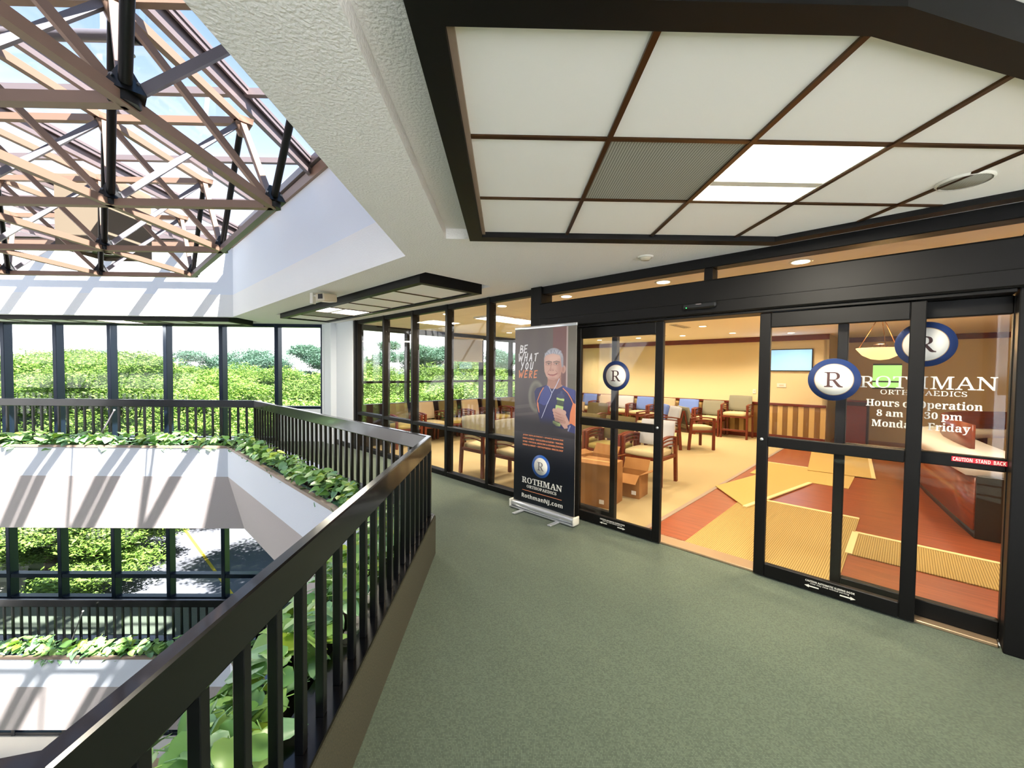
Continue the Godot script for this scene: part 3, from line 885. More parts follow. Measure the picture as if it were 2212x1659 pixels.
		for sg in [-1.0, 1.0]:
			obj("arrow", MB.new().box(Vector3(uc + sg * 0.09, 0.045, -vf), Vector3(0.06, 0.008, 0.002)).prism_z([Vector2(uc + sg * 0.145, 0.045), Vector2(uc + sg * 0.118, 0.056), Vector2(uc + sg * 0.118, 0.034)], -vf - 0.001, -vf + 0.001), M.decal_white, dl)
		obj("lock_cylinder", MB.new().lathe(Vector3([u1 - 0.037, u0 + 0.037][k], 1.09, -vf), [Vector2(0, 0), Vector2(0.012, 0), Vector2(0.012, 0.006), Vector2(0, 0.008)], 16, Basis(Vector3.RIGHT, PI / 2)), M.silver, dl)

func sobj_rot(n: String, mb: MB, m: Material, label: String, cat: String) -> void:
	var o := sobj(n, mb, m, label, cat)
	o.rotation.y = -PI / 4

# ---------- waiting room (local axes u, y, -v) ----------
func wainscot(o: Node3D, a: float, b: float, fixed: float, along_u: bool, sgn: float) -> void:
	# striped boards between a cherry base and a cherry chair rail, on a wall at fixed v (or u)
	var place := func(t: float, y: float, out: float) -> Vector3:
		return Vector3(t, y, -(fixed - out)) if along_u else Vector3(fixed + sgn * out, y, -t)
	var dims := func(l: float, h: float, th: float) -> Vector3:
		return Vector3(l, h, th) if along_u else Vector3(th, h, l)
	var n := int((b - a) / 0.105)
	for k in n:
		var w := (b - a) / n
		var th := 0.014 if k % 2 else 0.02
		obj("striped_board", MB.new().box(place.call(a + (k + 0.5) * w, 0.47, th / 2), dims.call(w * (1.0 if k % 2 else 0.96), 0.74, th)), M.stripe_light if k % 2 else M.stripe_dark, o)
	obj("base_rail", MB.new().cbox(place.call((a + b) / 2, 0.06, 0.018), dims.call(b - a, 0.12, 0.036), 0.006), M.cherry, o)
	obj("chair_rail", MB.new().cbox(place.call((a + b) / 2, 0.865, 0.024), dims.call(b - a, 0.06, 0.048), 0.01), M.cherry, o)

func downlight(u: float, v: float, y: float, e: float, label: String, group: String) -> void:
	var o := thing("downlight", label, "light", UV(u, v, y), 0.0, group)
	obj("trim_ring", MB.new().lathe(Vector3.ZERO, [Vector2(0.062, -0.004), Vector2(0.085, -0.004), Vector2(0.085, 0.004), Vector2(0.062, 0.004)], 24), M.white_plastic, o)
	obj("lens", MB.new().lathe(Vector3(0, -0.012, 0), [Vector2(0, 0), Vector2(0.062, 0.004), Vector2(0.062, 0.012), Vector2(0, 0.012)], 24), M.warm_glow, o)
	var s := SpotLight3D.new()
	s.name = "spot_light"
	s.position = Vector3(0, -0.03, 0)
	s.rotation.x = -PI / 2
	s.spot_angle = 72.0
	s.spot_range = 12.0
	s.spot_attenuation = 2.0
	s.spot_angle_attenuation = 0.7
	s.light_energy = e
	s.light_size = 0.06
	s.light_color = Color(1.0, 0.92, 0.79)
	s.shadow_enabled = true
	o.add_child(s)

func waiting_room() -> void:
	var T := -PI / 4
	# floors: reddish wood on the right, beige carpet on the left
	sobj_rot("floor", MB.new().prism(rect_poly(LU - 0.1, -1.88, FV + 0.11, BV + 0.2), -0.3, -0.002), M.beige_carpet, "beige carpet under the waiting-room chairs", "floor")
	sobj_rot("floor", MB.new().prism(rect_poly(-1.88, 4.2, FV + 0.11, 13.6), -0.3, 0.0), M.wood_floor, "reddish wood floor of the reception area", "floor")
	sobj_rot("trim_11", MB.new().cbox(Vector3(-1.885, 0.002, -(FV + 8.0 + 0.11) / 2 - 2.0), Vector3(0.05, 0.012, 8.0), 0.003), M.coping, "brown strip between the beige carpet and the wood floor", "trim")
	sobj_rot("ceiling", MB.new().box(Vector3(-2.0, RC + 0.25, -8.7), Vector3(12.6, 0.5, 9.95)), M.room_ceiling, "cream ceiling of the waiting room", "ceiling")
	# back wall
	var o := struct("wall_back", "tan back wall of the waiting room with striped boards below a cherry rail", "wall", Vector3.ZERO, T)
	obj("wall_panel", MB.new().box(Vector3(-4.75, RC / 2, -BV - 0.1), Vector3(6.9, RC, 0.2)), M.tan_wall, o)
	obj("crown_moulding", MB.new().prism_z([Vector2(-8.1, RC - 0.125), Vector2(-1.3, RC - 0.125), Vector2(-1.3, RC), Vector2(-8.1, RC)], -BV, -BV + 0.05), M.cherry, o)
	wainscot(o, -8.05, -1.32, BV, true, 1.0)
	o = struct("wall_alcove", "tan wall of the passage behind the reception desk", "wall", Vector3.ZERO, T)
	obj("wall_panel", MB.new().box(Vector3(1.4, RC / 2, -13.4), Vector3(5.5, RC, 0.2)), M.tan_wall, o)
	obj("wall_panel", MB.new().box(Vector3(-1.35, RC / 2, -12.5), Vector3(0.1, RC, 1.6)), M.tan_wall, o)
	obj("crown_moulding", MB.new().box(Vector3(1.4, RC - 0.06, -13.28), Vector3(5.4, 0.12, 0.05)), M.cherry, o)
	o = struct("wall_right", "tan wall behind the reception desk with striped boards", "wall", Vector3.ZERO, T)
	obj("wall_panel", MB.new().box(Vector3(2.9, RC / 2, -8.6), Vector3(0.2, RC, 9.6)), M.tan_wall, o)
	wainscot(o, FV + 0.3, 13.2, 2.8, false, -1.0)
	# window wall on the left
	o = struct("window_9", "windows of the waiting room seen through the storefront panes", "window", Vector3.ZERO, T)
	var vs := [3.84, 4.95, 6.06, 7.17, 8.28, 9.39, 10.5, 11.6]
	for k in vs.size():
		obj("mullion", MB.new().box(Vector3(LU, RC / 2, -vs[k]), Vector3(0.12, RC, 0.07)), M.black_metal, o)
		if k < vs.size() - 1:
			var c: float = (vs[k] + vs[k + 1]) / 2
			obj("head_panel", MB.new().box(Vector3(LU, RC - 0.05, -c), Vector3(0.14, 0.12, 1.04)), M.black_metal, o)
			obj("transom_rail", MB.new().box(Vector3(LU, 1.34, -c), Vector3(0.1, 0.05, 1.04)), M.black_metal, o)
			obj("sill_panel", MB.new().box(Vector3(LU, 0.44, -c), Vector3(0.14, 0.88, 1.04)), M.desk_dark, o)
			obj("pane", MB.new().box(Vector3(LU - 0.02, 1.65, -c), Vector3(0.008, 1.54, 1.04)), M.pane, o)
	var sh := thing("roller_shade", "grey roller shade drawn partly down over a waiting-room window", "shade", UV(LU + 0.1, 6.61, 1.9), T)
	obj("cloth", MB.new().box(Vector3(0, 0.22, 0), Vector3(0.004, 0.56, 1.02)), M.shade_cloth, sh)
	obj("roller", MB.new().tube(Vector3(0, 0.52, -0.52), Vector3(0, 0.52, 0.52), 0.025, 12), M.silver, sh)
	obj("bottom_bar", MB.new().tube(Vector3(0, -0.06, -0.51), Vector3(0, -0.06, 0.51), 0.012, 8), M.silver, sh)
	# small window and cabinet at the end of the passage
	o = struct("window_10", "small bright window at the end of the passage behind the desk", "window", Vector3.ZERO, T)
	for q in [[-0.64, 0.05, 0.62], [-0.08, 0.05, 0.62]]: obj("stile", MB.new().box(Vector3(q[0], 1.58, -13.28), Vector3(q[1], q[2], 0.06)), M.tan_wall, o)
	for y in [1.86, 1.45, 1.29]: obj("rail", MB.new().box(Vector3(-0.36, y, -13.28), Vector3(0.56, 0.035, 0.05)), M.desk_dark, o)
	obj("lit_pane", MB.new().box(Vector3(-0.36, 1.58, -13.29), Vector3(0.54, 0.58, 0.008)), M.leaf_window, o)
	# lights in the ceiling
	var k := 0
	for u in [-0.66, -1.82, -3.04, -4.17, -5.46, -6.42]:
		k += 1
		downlight(u, 4.08, RC, 1.45, "round downlight just inside the glass front, " + ["over the right sliding door", "over the door opening", "over the roll-up banner", "second storefront pane from the doors", "third storefront pane from the doors", "fourth storefront pane from the doors"][k - 1], "downlights just inside the glass front")
	var spots := [[-2.93, 8.4, "nearest seen through the door opening"], [-4.03, 10.2, "washing the back wall above the blue chairs"], [-2.9, 10.2, "washing the back wall above the tall chair"], [-5.2, 10.2, "washing the back wall behind the left door"], [-6.4, 10.2, "washing the left part of the back wall"], [-7.4, 10.7, "in the far left corner of the waiting room"], [-5.3, 7.0, "over the middle of the waiting chairs"], [-6.9, 7.0, "over the chairs by the windows"], [-1.9, 10.9, "above the wall screen"], [-1.0, 7.4, "over the askew floor mats"], [0.4, 8.6, "over the curved desk beyond the pendant"], [0.9, 5.6, "over the near end of the desk"], [-3.0, 6.2, "over the front row of chairs"]]
	for q in spots:
		downlight(q[0], q[1], RC, 2.4 if q[1] > 10.0 and q[0] < -2.5 else 1.3, "round ceiling downlight deeper inside, " + str(q[2]), "downlights deeper in the waiting room")
	troffer(UV(-5.1, 5.2, RC - 0.02), 0.6, 1.2, T, "large lit ceiling panel inside the waiting room", 2.0)
	troffer(UV(1.3, 6.6, RC - 0.02), 0.6, 1.2, T, "lit ceiling panel over the reception desk", 2.0)
	for q in [[-3.25, 8.1, "long dark slotted air diffuser beside the nearest inner downlight"], [-4.4, 9.6, "slotted air diffuser nearer the back wall above the blue chairs"]]:
		var vt := thing("ceiling_vent", q[2], "vent", UV(q[0], q[1], RC - 0.006), T, "slotted air diffusers")
		obj("frame", MB.new().box(Vector3.ZERO, Vector3(0.14, 0.012, 0.7)), M.cream_plastic, vt)
		for s in 3: obj("slot", MB.new().box(Vector3(-0.04 + s * 0.04, -0.006, 0), Vector3(0.014, 0.004, 0.66)), M.dark_plastic, vt)

# ---------- balustrades ----------
func balustrade(y: float, n_seg: int, label: String, detailed: Array) -> void:
	var o := thing("balustrade", label, "railing", Vector3(0, y, 0))
	var pl := RAIL.slice(0, n_seg + 1)
	for s in strips(pl, [Vector2(-0.018, 0.905), Vector2(0.018, 0.905), Vector2(0.022, 0.912), Vector2(0.022, 1.03), Vector2(0.017, 1.036), Vector2(-0.017, 1.036), Vector2(-0.022, 1.03), Vector2(-0.022, 0.912)]):
		obj("handrail", s, M.gloss_black, o)
	var bm := MB.new().cbox(Vector3(0, 0.6275, 0), Vector3(0.03, 0.565, 0.03), 0.002).mesh()
	var pm := MB.new().cbox(Vector3(0, 0.6275, 0), Vector3(0.045, 0.565, 0.045), 0.003).mesh()
	for s in pl.size() - 1:
		if not detailed[s]: continue
		var a: Vector2 = pl[s]; var b: Vector2 = pl[s + 1]
		var n := int(round(a.distance_to(b) / 0.15))
		for k in range(0, n + 1):
			if k == n and s < pl.size() - 2 and detailed[s + 1]: continue
			var p := a.lerp(b, float(k) / n)
			var corner := k == 0 and s > 0
			var e := b - a
			var m := obj("post" if corner else "baluster", pm if corner else bm, M.baluster_black, o)
			m.position = Vector3(p.x, 0, -p.y)
			m.rotation.y = atan2(e.y, e.x)

func balustrades() -> void:
	balustrade(0, 5, "black handrail and square balusters around the atrium on the upper walkway", [true, true, true, true, false])
	balustrade(-ST, 3, "black handrail and balusters around the well one storey down", [true, true, false])

# ---------- planters with trailing pothos ----------
func leaf_mesh(v: int) -> ArrayMesh:
	# heart-shaped blade 1 long along +z from its stalk, folded along the midrib and curling down at the tip
	var mb := MB.new()
	var outline := [[0.0, 0.0], [-0.05, 0.20], [0.06, 0.40], [0.30, 0.46], [0.52, 0.40], [0.74, 0.25], [0.9, 0.1], [1.0, 0.0]]
	var fold: float = [0.16, 0.32, 0.08][v]; var curl: float = [0.35, 0.15, 0.55][v]
	var pt := func(z: float, x: float, sg: float) -> Vector3:
		return Vector3(x * sg * (1.0 - 0.15 * fold), absf(x) * fold + 0.03 * sin(z * 9.0 + v) * (1.0 if absf(x) > 0.1 else 0.0) - curl * z * z * 0.6, z)
	mb.st.set_smooth_group(5)
	for sg in [-1.0, 1.0]:
		for k in outline.size() - 1:
			var a: Vector3 = pt.call(outline[k][0], outline[k][1], sg); var b: Vector3 = pt.call(outline[k + 1][0], outline[k + 1][1], sg)
			var ma: Vector3 = pt.call(maxf(outline[k][0], 0.0), 0.0, sg); var m2: Vector3 = pt.call(maxf(outline[k + 1][0], 0.0), 0.0, sg)
			var am := a.lerp(ma, 0.5) + Vector3(0, 0.02, 0); var bm := b.lerp(m2, 0.5) + Vector3(0, 0.02, 0)
			if a.distance_to(am) > 0.001: mb.face([a, am, bm, b], Vector3.UP) if b.distance_to(bm) > 0.021 else mb.face([a, am, b], Vector3.UP)
			mb.face([am, ma, m2, bm], Vector3.UP)
	mb.st.set_smooth_group(-1)
	mb.tube(Vector3(0, 0, 0.02), Vector3(0, -0.12, -0.35), 0.018, 4)
	return mb.mesh()

func pothos(pl: Array, y: float, count: int, size: float, under: int, label: String, lo := 0.12, hi := 0.42, skip := 0.0) -> void:
	var a: Vector2 = pl[0]; var b: Vector2 = pl[1]
	var e := (b - a).normalized()
	a += e * 0.14; b -= e * 0.14
	var nr := Vector2(e.y, -e.x)
	var o := thing("pothos_bed", label, "plants", P3((a + b) / 2, y + 0.2))
	var back := -o.position
	var lm := [leaf_mesh(0), leaf_mesh(1), leaf_mesh(2)]
	var place := func(big: float) -> Transform3D:
		var t := rng.randf_range(skip, 1.0); var w := rng.randf_range(lo, hi)
		var mid := 1.0 - pow(absf(w - 0.25) / 0.2, 2.0)
		var clump := 0.5 + 0.5 * sin(t * a.distance_to(b) * 5.0 + w * 7.0)
		var h := 0.30 + 0.10 * maxf(mid, 0.0) + 0.06 * clump + rng.randf_range(-0.04, 0.05)
		var p := a.lerp(b, t) + nr * w
		var s := size * big * rng.randf_range(0.75, 1.25)
		var yaw := rng.randf() * TAU
		if rng.randf() < 0.6: yaw = atan2(nr.x, -nr.y) + rng.randf_range(-1.2, 1.2)
		var bs := Basis(Vector3.UP, yaw) * Basis(Vector3.RIGHT, rng.randf_range(-0.25, 0.75)) * Basis(Vector3.BACK, rng.randf_range(-0.5, 0.5))
		return Transform3D(bs.scaled_local(Vector3.ONE * s), P3(p, y + h) + back)
	for k in count:
		var m := obj("leaf", lm[rng.randi() % 3], M["leaf%d" % [0, 0, 1, 1, 1, 2, 3, 3][rng.randi() % 8]], o)
		m.transform = place.call(1.0)
	for q in 2:
		var mm := MultiMesh.new()
		mm.transform_format = MultiMesh.TRANSFORM_3D
		mm.mesh = lm[q]
		mm.instance_count = under
		for k in under:
			var tr: Transform3D = place.call(0.9)
			tr.origin.y -= 0.07 + 0.05 * rng.randf()
			mm.set_instance_transform(k, tr)
		var mi := MultiMeshInstance3D.new()
		mi.name = "undergrowth"
		mi.multimesh = mm
		mi.material_override = M["leaf%d" % [0, 3][q]]
		mi.set_meta("kind", "stuff")
		o.add_child(mi, true)
	var vb := MB.new()
	for k in 14:
		var t := rng.randf(); var p := a.lerp(b, t); var q := a.lerp(b, clampf(t + rng.randf_range(-0.12, 0.12), 0, 1))
		var p0 := P3(p + nr * rng.randf_range(lo, hi), y + 0.24) + back; var p1 := P3(q + nr * rng.randf_range(lo, hi + 0.06), y + rng.randf_range(0.26, 0.4)) + back
		var pm := (p0 + p1) / 2 + Vector3(0, 0.08, 0)
		vb.tube(p0, pm, 0.004, 5).tube(pm, p1, 0.004, 5)
	obj("vine", vb, M.vine, o)

func planters() -> void:
	for lv in 2:
		var y := -ST * lv
		var o := struct("trim_%d" % (lv + 5), "carpeted curb, black ledge and planter trough along the %s balustrade" % ["upper", "middle"][lv], "planter")
		var n := 0
		for s in strips(RAIL, [Vector2(-0.06, y), Vector2(0.05, y), Vector2(0.05, y + 0.332), Vector2(-0.06, y + 0.332)]): obj("curb", s, M.curb_carpet, o)
		for s in strips(RAIL, [Vector2(-0.052, y + 0.332), Vector2(0.10, y + 0.332), Vector2(0.10, y + 0.346), Vector2(-0.052, y + 0.346)]): obj("ledge", s, M.gloss_black, o)
		for s in strips(RAIL, [Vector2(0.05, y + 0.0), Vector2(0.33, y + 0.0), Vector2(0.33, y + 0.21), Vector2(0.05, y + 0.21)]): obj("soil", s, M.soil, o)
		for s in strips(RAIL, [Vector2(0.33, y + 0.0), Vector2(0.42, y + 0.0), Vector2(0.42, y + 0.272), Vector2(0.33, y + 0.272)]): obj("liner", s, M.liner, o)
		for s in strips(RAIL, [Vector2(0.405, y + 0.265), Vector2(0.462, y + 0.265), Vector2(0.462, y + 0.30), Vector2(0.405, y + 0.30)]): obj("coping", s, M.coping, o)
	var A := [Vector2(-12.0, 7.3), RAIL[1]]
	pothos([RAIL[2], RAIL[3]], 0, 300, 0.105, 90, "trailing green pothos in the planter beside the near balustrade", 0.10, 0.42)
	pothos([RAIL[1], RAIL[2]], 0, 300, 0.10, 140, "trailing pothos in the planter along the diagonal balustrade facing the storefront")
	pothos(A, 0, 300, 0.125, 240, "row of pothos in the planter below the far windows on the upper walkway")
	pothos(A, -ST, 300, 0.125, 240, "row of pothos in the planter one storey down")
	pothos([RAIL[1], RAIL[2]], -ST, 160, 0.11, 100, "pothos in the diagonal planter one storey down")
	pothos([RAIL[3], RAIL[4]], 0, 60, 0.105, 30, "pothos in the planter at the near bend of the balustrade")
	# thin stakes leaning in the far planters
	for q in [[Vector3(-7.0, 0.3, -7.05), Vector3(0.22, 0.55, -0.1), "thin grey stake leaning in the upper planter below the windows"], [Vector3(-7.55, 0.3 - ST, -7.05), Vector3(0.16, 0.6, -0.1), "thin pale stake leaning in the planter one storey down"]]:
		var s := thing("plant_stake", q[2], "stake", q[0])
		obj("rod", MB.new().tube(Vector3.ZERO, q[1], 0.012, 8, 0.009), M.grey_steel, s)
		obj("end_cap", MB.new().tube(q[1], q[1] * 1.03, 0.014, 8), M.white_plastic, s)

# ---------- outdoors ----------
func cluster_mesh(n: int, spread: float, leaf: float, sd: int) -> ArrayMesh:
	var r := RandomNumberGenerator.new(); r.seed = sd
	var mb := MB.new()
	for k in n:
		var c := Vector3(r.randf_range(-1, 1), r.randf_range(-0.28, 0.28), r.randf_range(-1, 1)) * spread
		var b := Basis(Vector3.UP, r.randf() * TAU) * Basis(Vector3.RIGHT, r.randf_range(-0.7, 0.7)) * Basis(Vector3.BACK, r.randf_range(-0.7, 0.7))
		mb.face([c + b * Vector3(0, 0, -leaf), c + b * Vector3(leaf * 0.42, 0.02, 0), c + b * Vector3(0, 0, leaf), c + b * Vector3(-leaf * 0.42, 0.02, 0)], Vector3.UP)
	return mb.mesh()

var clusters := []

func tree(at: Vector2, top: float, low: float, rad: float, count: int, c0: Color, c1: Color, sc: float, label: String, group: String, called := "tree") -> void:
	var o := thing(called, label, "tree", Vector3(at.x, GY, -at.y), 0, group)
	var h := top - GY
	var tr := MB.new()
	tr.tube(Vector3.ZERO, Vector3(0.1, (low - GY) + 0.35 * (top - low), 0.05), 0.16 + 0.012 * h, 9, 0.1)
	obj("trunk", tr, M.bark, o)
	var br := MB.new()
	var pads := []
	for k in 26:
		var t := rng.randf(); var ang := rng.randf() * TAU
		var yy := lerpf(low, top - 0.4, t)
		var rr := rad * sqrt(maxf(0.05, 1.0 - pow(absf(t - 0.35) / 0.7, 2.2)))
		var rad_at := rr * sqrt(rng.randf_range(0.08, 0.85))
		var c := Vector3(cos(ang) * rad_at, yy - GY, sin(ang) * rad_at)
		pads.append([c, rad * rng.randf_range(0.22, 0.40)])
		br.tube(Vector3(0, (low - GY) + 0.2 * (c.y - (low - GY)), 0), c, 0.05, 5, 0.015)
	obj("branches", br, M.bark, o)
	for q in 2:
		var mm := MultiMesh.new()
		mm.transform_format = MultiMesh.TRANSFORM_3D
		mm.use_colors = true
		mm.mesh = clusters[q]
		mm.instance_count = count / 2
		for k in count / 2:
			var p = pads[rng.randi() % pads.size()]
			var d := Vector3(rng.randfn(), rng.randfn(), rng.randfn()).normalized() * pow(rng.randf(), 0.33)
			var pos: Vector3 = p[0] + Vector3(d.x, d.y * 0.42 - 0.12 * (d.x * d.x + d.z * d.z), d.z) * p[1]
			var s := sc * rng.randf_range(0.7, 1.3)
			mm.set_instance_transform(k, Transform3D(Basis(Vector3.UP, rng.randf() * TAU).scaled_local(Vector3.ONE * s), pos))
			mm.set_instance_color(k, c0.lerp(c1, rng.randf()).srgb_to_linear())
		var mi := MultiMeshInstance3D.new()
		mi.name = "foliage"
		mi.multimesh = mm
		mi.material_override = M.foliage
		mi.set_meta("kind", "stuff")
		o.add_child(mi, true)

func outdoors() -> void:
	sobj("ground", MB.new().box(Vector3(-10, GY - 0.1, -60), Vector3(260, 0.2, 240)), M.grass, "mown grass around the building", "ground")
	# road running away from the building, with kerbs and a yellow centre line
	var rd := struct("road", "grey asphalt road with a yellow line seen through the middle windows", "road", Vector3(-13.2, GY, -18.5), atan2(-1.06, -1.0))
	var L := 44.0
	obj("asphalt", MB.new().box(Vector3(0, 0.01, 0), Vector3(8.6, 0.04, L)), M.asphalt, rd)
	obj("yellow_line", MB.new().box(Vector3(0, 0.034, 0), Vector3(0.12, 0.008, L)), M.road_yellow, rd)
	for x in [-4.4, 4.4]: obj("kerb", MB.new().cbox(Vector3(x, 0.06, 0), Vector3(0.16, 0.16, L), 0.02), M.concrete, rd)
	obj("sidewalk", MB.new().box(Vector3(6.4, 0.03, 0), Vector3(1.4, 0.06, L)), M.concrete, rd)
	for q in 2: clusters.append(cluster_mesh(26, 0.42, 0.072, 50 + q))
	var G0 := Color(0.38, 0.52, 0.18); var G1 := Color(0.56, 0.68, 0.29)
	var near := [[Vector2(-19.5, 21.5), 2.1, -4.0, 4.6], [Vector2(-26.5, 22.5), 2.5, -4.0, 5.2], [Vector2(-16.2, 24.5), 0.9, -2.2, 5.0], [Vector2(-9.6, 23.5), 1.0, -2.4, 4.6], [Vector2(-11.5, 30), 1.1, -3.0, 5.5], [Vector2(-20, 31), 1.3, -3.5, 6.0], [Vector2(-30, 28), 2.6, -4.0, 6.0], [Vector2(-3.5, 28), 1.9, -4.0, 5.5], [Vector2(-35, 36), 2.8, -4.0, 6.5], [Vector2(-25.0, 15), 1.9, -6.0, 4.4], [Vector2(-6.5, 20.5), 0.4, -3.2, 3.6], [Vector2(6, 28), 2.0, -5.0, 5.5], [Vector2(9, 33), 2.2, -5.0, 6.0], [Vector2(-27, 44), 1.6, -4, 7.0], [Vector2(-9, 43), 1.8, -4, 7.0], [Vector2(-17.2, 17.4), -2.2, -7.0, 3.0], [Vector2(-20.5, 18.5), -1.8, -6.4, 3.0], [Vector2(-6.6, 15.4), 0.5, -2.6, 3.2], [Vector2(-3.0, 19.0), 1.0, -3.2, 3.6], [Vector2(-45, 46), 3.2, -5, 8.0], [Vector2(-37, 52), 1.4, -5, 8.0], [Vector2(-20, 50), 1.8, -5, 8.0], [Vector2(-2, 50), 2.8, -5, 8.0], [Vector2(-58, 50), 3.4, -5, 8.0], [Vector2(12, 46), 2.8, -5, 8.0]]
	var where := ["low and close to the far left windows", "behind the tree at the far left", "in the middle of the window view", "at the right of the window view", "behind the right-hand window trees", "in the second row left of centre", "in the second row at the far left", "seen through the storefront beside the corner wall", "far back at the left", "at the extreme left close to the building", "low beside the road at the right", "seen through the waiting-room windows", "farther off through the waiting-room windows", "far back behind the middle tree", "far back at the right", "small and low, seen through the middle row of windows", "small and low at the far left of the middle windows", "close to the rightmost upper window", "close behind the corner wall", "third row, left", "third row, left of centre", "third row, centre", "third row, right", "third row, at the far left", "third row, seen through the waiting room"]
	for k in near.size():
		var q = near[k]
		var f := 0.84 + 0.18 * rng.randf()
		tree(q[0], q[1], q[2], q[3], 2800 if k != 17 and k != 18 and k != 10 else 1000, G0 * f, G1 * f, 1.15 if q[0].y < 30 else 1.6, "bright yellow-green leafy tree, %s" % where[k], "bright green trees outside the windows")
	var far := [[Vector2(-62, 78), 5.0, 10.0], [Vector2(-51, 82), 4.6, 8.5], [Vector2(-40, 76), 5.8, 10.5], [Vector2(-27, 84), 7.4, 8.0], [Vector2(-76, 84), 3.8, 9.0], [Vector2(-90, 90), 5.0, 9.0], [Vector2(-14, 88), 6.5, 9.0], [Vector2(0, 84), 5.8, 8.0], [Vector2(14, 86), 5.6, 8.0], [Vector2(28, 80), 5.2, 8.0], [Vector2(-105, 80), 5.0, 9.0]]
	var fw := ["left of the fourth window bar", "tallest, in the fourth window from the right", "lower, between two far trees", "in the rightmost window", "far left on the skyline", "second from the left on the skyline", "behind the corner wall", "first seen through the waiting room", "second seen through the waiting room", "third seen through the waiting room", "at the extreme left of the skyline"]
	for k in far.size():
		var q = far[k]
		tree(q[0], q[1], -5.0, q[2], 4200, Color(0.33, 0.47, 0.38), Color(0.47, 0.60, 0.52), 2.4, "distant tree, leaves tinted blue for haze, %s" % fw[k], "distant trees on the skyline", "far_tree")  # blue-grey leaf colours paint in the haze of distance
	var up := thing("utility_pole", "pale utility pole standing before the distant trees", "pole", Vector3(-52.5, GY, -66))
	obj("pole", MB.new().tube(Vector3.ZERO, Vector3(0, 10.6, 0), 0.16, 8, 0.11), M.concrete, up)
	for y in [10.1, 9.3]: obj("crossarm", MB.new().box(Vector3(0, y, 0), Vector3(2.4, 0.14, 0.12)), M.concrete, up)

# ---------- roll-up banner ----------
class Pic:
	var im: Image
	var w: int
	var h: int
	var ky := 1.0
	var oy := 0.0
	func _init(ww: int, hh: int):
		w = ww; h = hh
		im = Image.create(w, h, false, Image.FORMAT_RGB8)
	func mix_px(x: int, y: int, c: Color, a: float) -> void:
		if x >= 0 and y >= 0 and x < w and y < h and a > 0.0: im.set_pixel(x, y, im.get_pixel(x, y).lerp(c, minf(a, 1.0)))
	func ell(cx: float, cy: float, rx: float, ry: float, c: Color, a := 1.0, soft := 1.5, rot := 0.0) -> void:
		cy = cy * ky + oy; ry *= ky
		var R := maxf(rx, ry) + soft
		for y in range(int(cy - R), int(cy + R) + 1):
			for x in range(int(cx - R), int(cx + R) + 1):
				var d := Vector2(x - cx, y - cy).rotated(-rot)
				var q := (Vector2(d.x / rx, d.y / ry).length() - 1.0) * minf(rx, ry)
				if q < soft: mix_px(x, y, c, a * clampf(0.5 - q / (2.0 * soft), 0, 1))
	func pol(p: Array, c: Color, a := 1.0) -> void:
		var pp := PackedVector2Array()
		for q in p: pp.append(Vector2(q.x, q.y * ky + oy))
		var r := Rect2(pp[0], Vector2.ZERO)
		for q in pp: r = r.expand(q)
		for y in range(int(r.position.y), int(r.end.y) + 1):
			for x in range(int(r.position.x), int(r.end.x) + 1):
				if Geometry2D.is_point_in_polygon(Vector2(x + 0.5, y + 0.5), pp): mix_px(x, y, c, a)
	func seg(p: Vector2, q: Vector2, r: float, c: Color, a := 1.0, r1 := -1.0) -> void:
		if r1 < 0: r1 = r
		p.y = p.y * ky + oy; q.y = q.y * ky + oy
		var R := maxf(r, r1) + 1.5
		for y in range(int(minf(p.y, q.y) - R), int(maxf(p.y, q.y) + R) + 1):
			for x in range(int(minf(p.x, q.x) - R), int(maxf(p.x, q.x) + R) + 1):
				var s := Vector2(x, y); var t := clampf((s - p).dot(q - p) / maxf((q - p).length_squared(), 0.01), 0, 1)
				mix_px(x, y, c, a * clampf(lerpf(r, r1, t) - s.distance_to(p.lerp(q, t)) + 0.5, 0, 1))
	func path(p: Array, r: float, c: Color, a := 1.0) -> void:
		for k in p.size() - 1: seg(p[k], p[k + 1], r, c, a)

const STROKES := {
	"B": [[0, 0, 0, 1], [0, 0, .55, .12, .5, .38, 0, .48], [0, .48, .65, .6, .6, .88, 0, 1]], "E": [[0, 0, 0, 1], [0, .02, .6, -.04], [0, .5, .5, .45], [0, 1, .62, .92]],
	"W": [[0, 0, .2, 1, .42, .35, .62, 1, .9, -.05]], "H": [[.02, 0, 0, 1], [.6, -.04, .55, 1], [0, .52, .58, .45]], "A": [[0, 1, .32, 0, .6, 1], [.1, .65, .55, .6]], "T": [[.3, .02, .25, 1], [-.05, .05, .75, -.06]],
	"Y": [[0, 0, .25, .45], [.6, -.02, .15, 1.05]], "O": [[.3, 0, .02, .3, .02, .75, .3, 1, .58, .7, .58, .3, .3, 0]], "U": [[0, 0, .02, .8, .25, 1, .5, .8, .55, -.04]], "R": [[0, 0, 0, 1], [0, 0, .55, .1, .5, .42, 0, .5], [.1, .5, .6, 1]]}

func brush_word(p: Pic, word: String, x: float, y: float, h: float, adv: float, c: Color) -> void:
	for ch in word:
		var w := h * (0.95 if ch == "W" else 0.72)
		for s in STROKES[ch]:
			var pts := []
			for k in range(0, s.size(), 2): pts.append(Vector2(x + s[k] * w + (1.0 - s[k + 1]) * h * 0.16, y + s[k + 1] * h))
			p.path(pts, h * 0.085, c, 0.95)
		x += (h * 0.98 if ch == "W" else h * 0.74) * adv

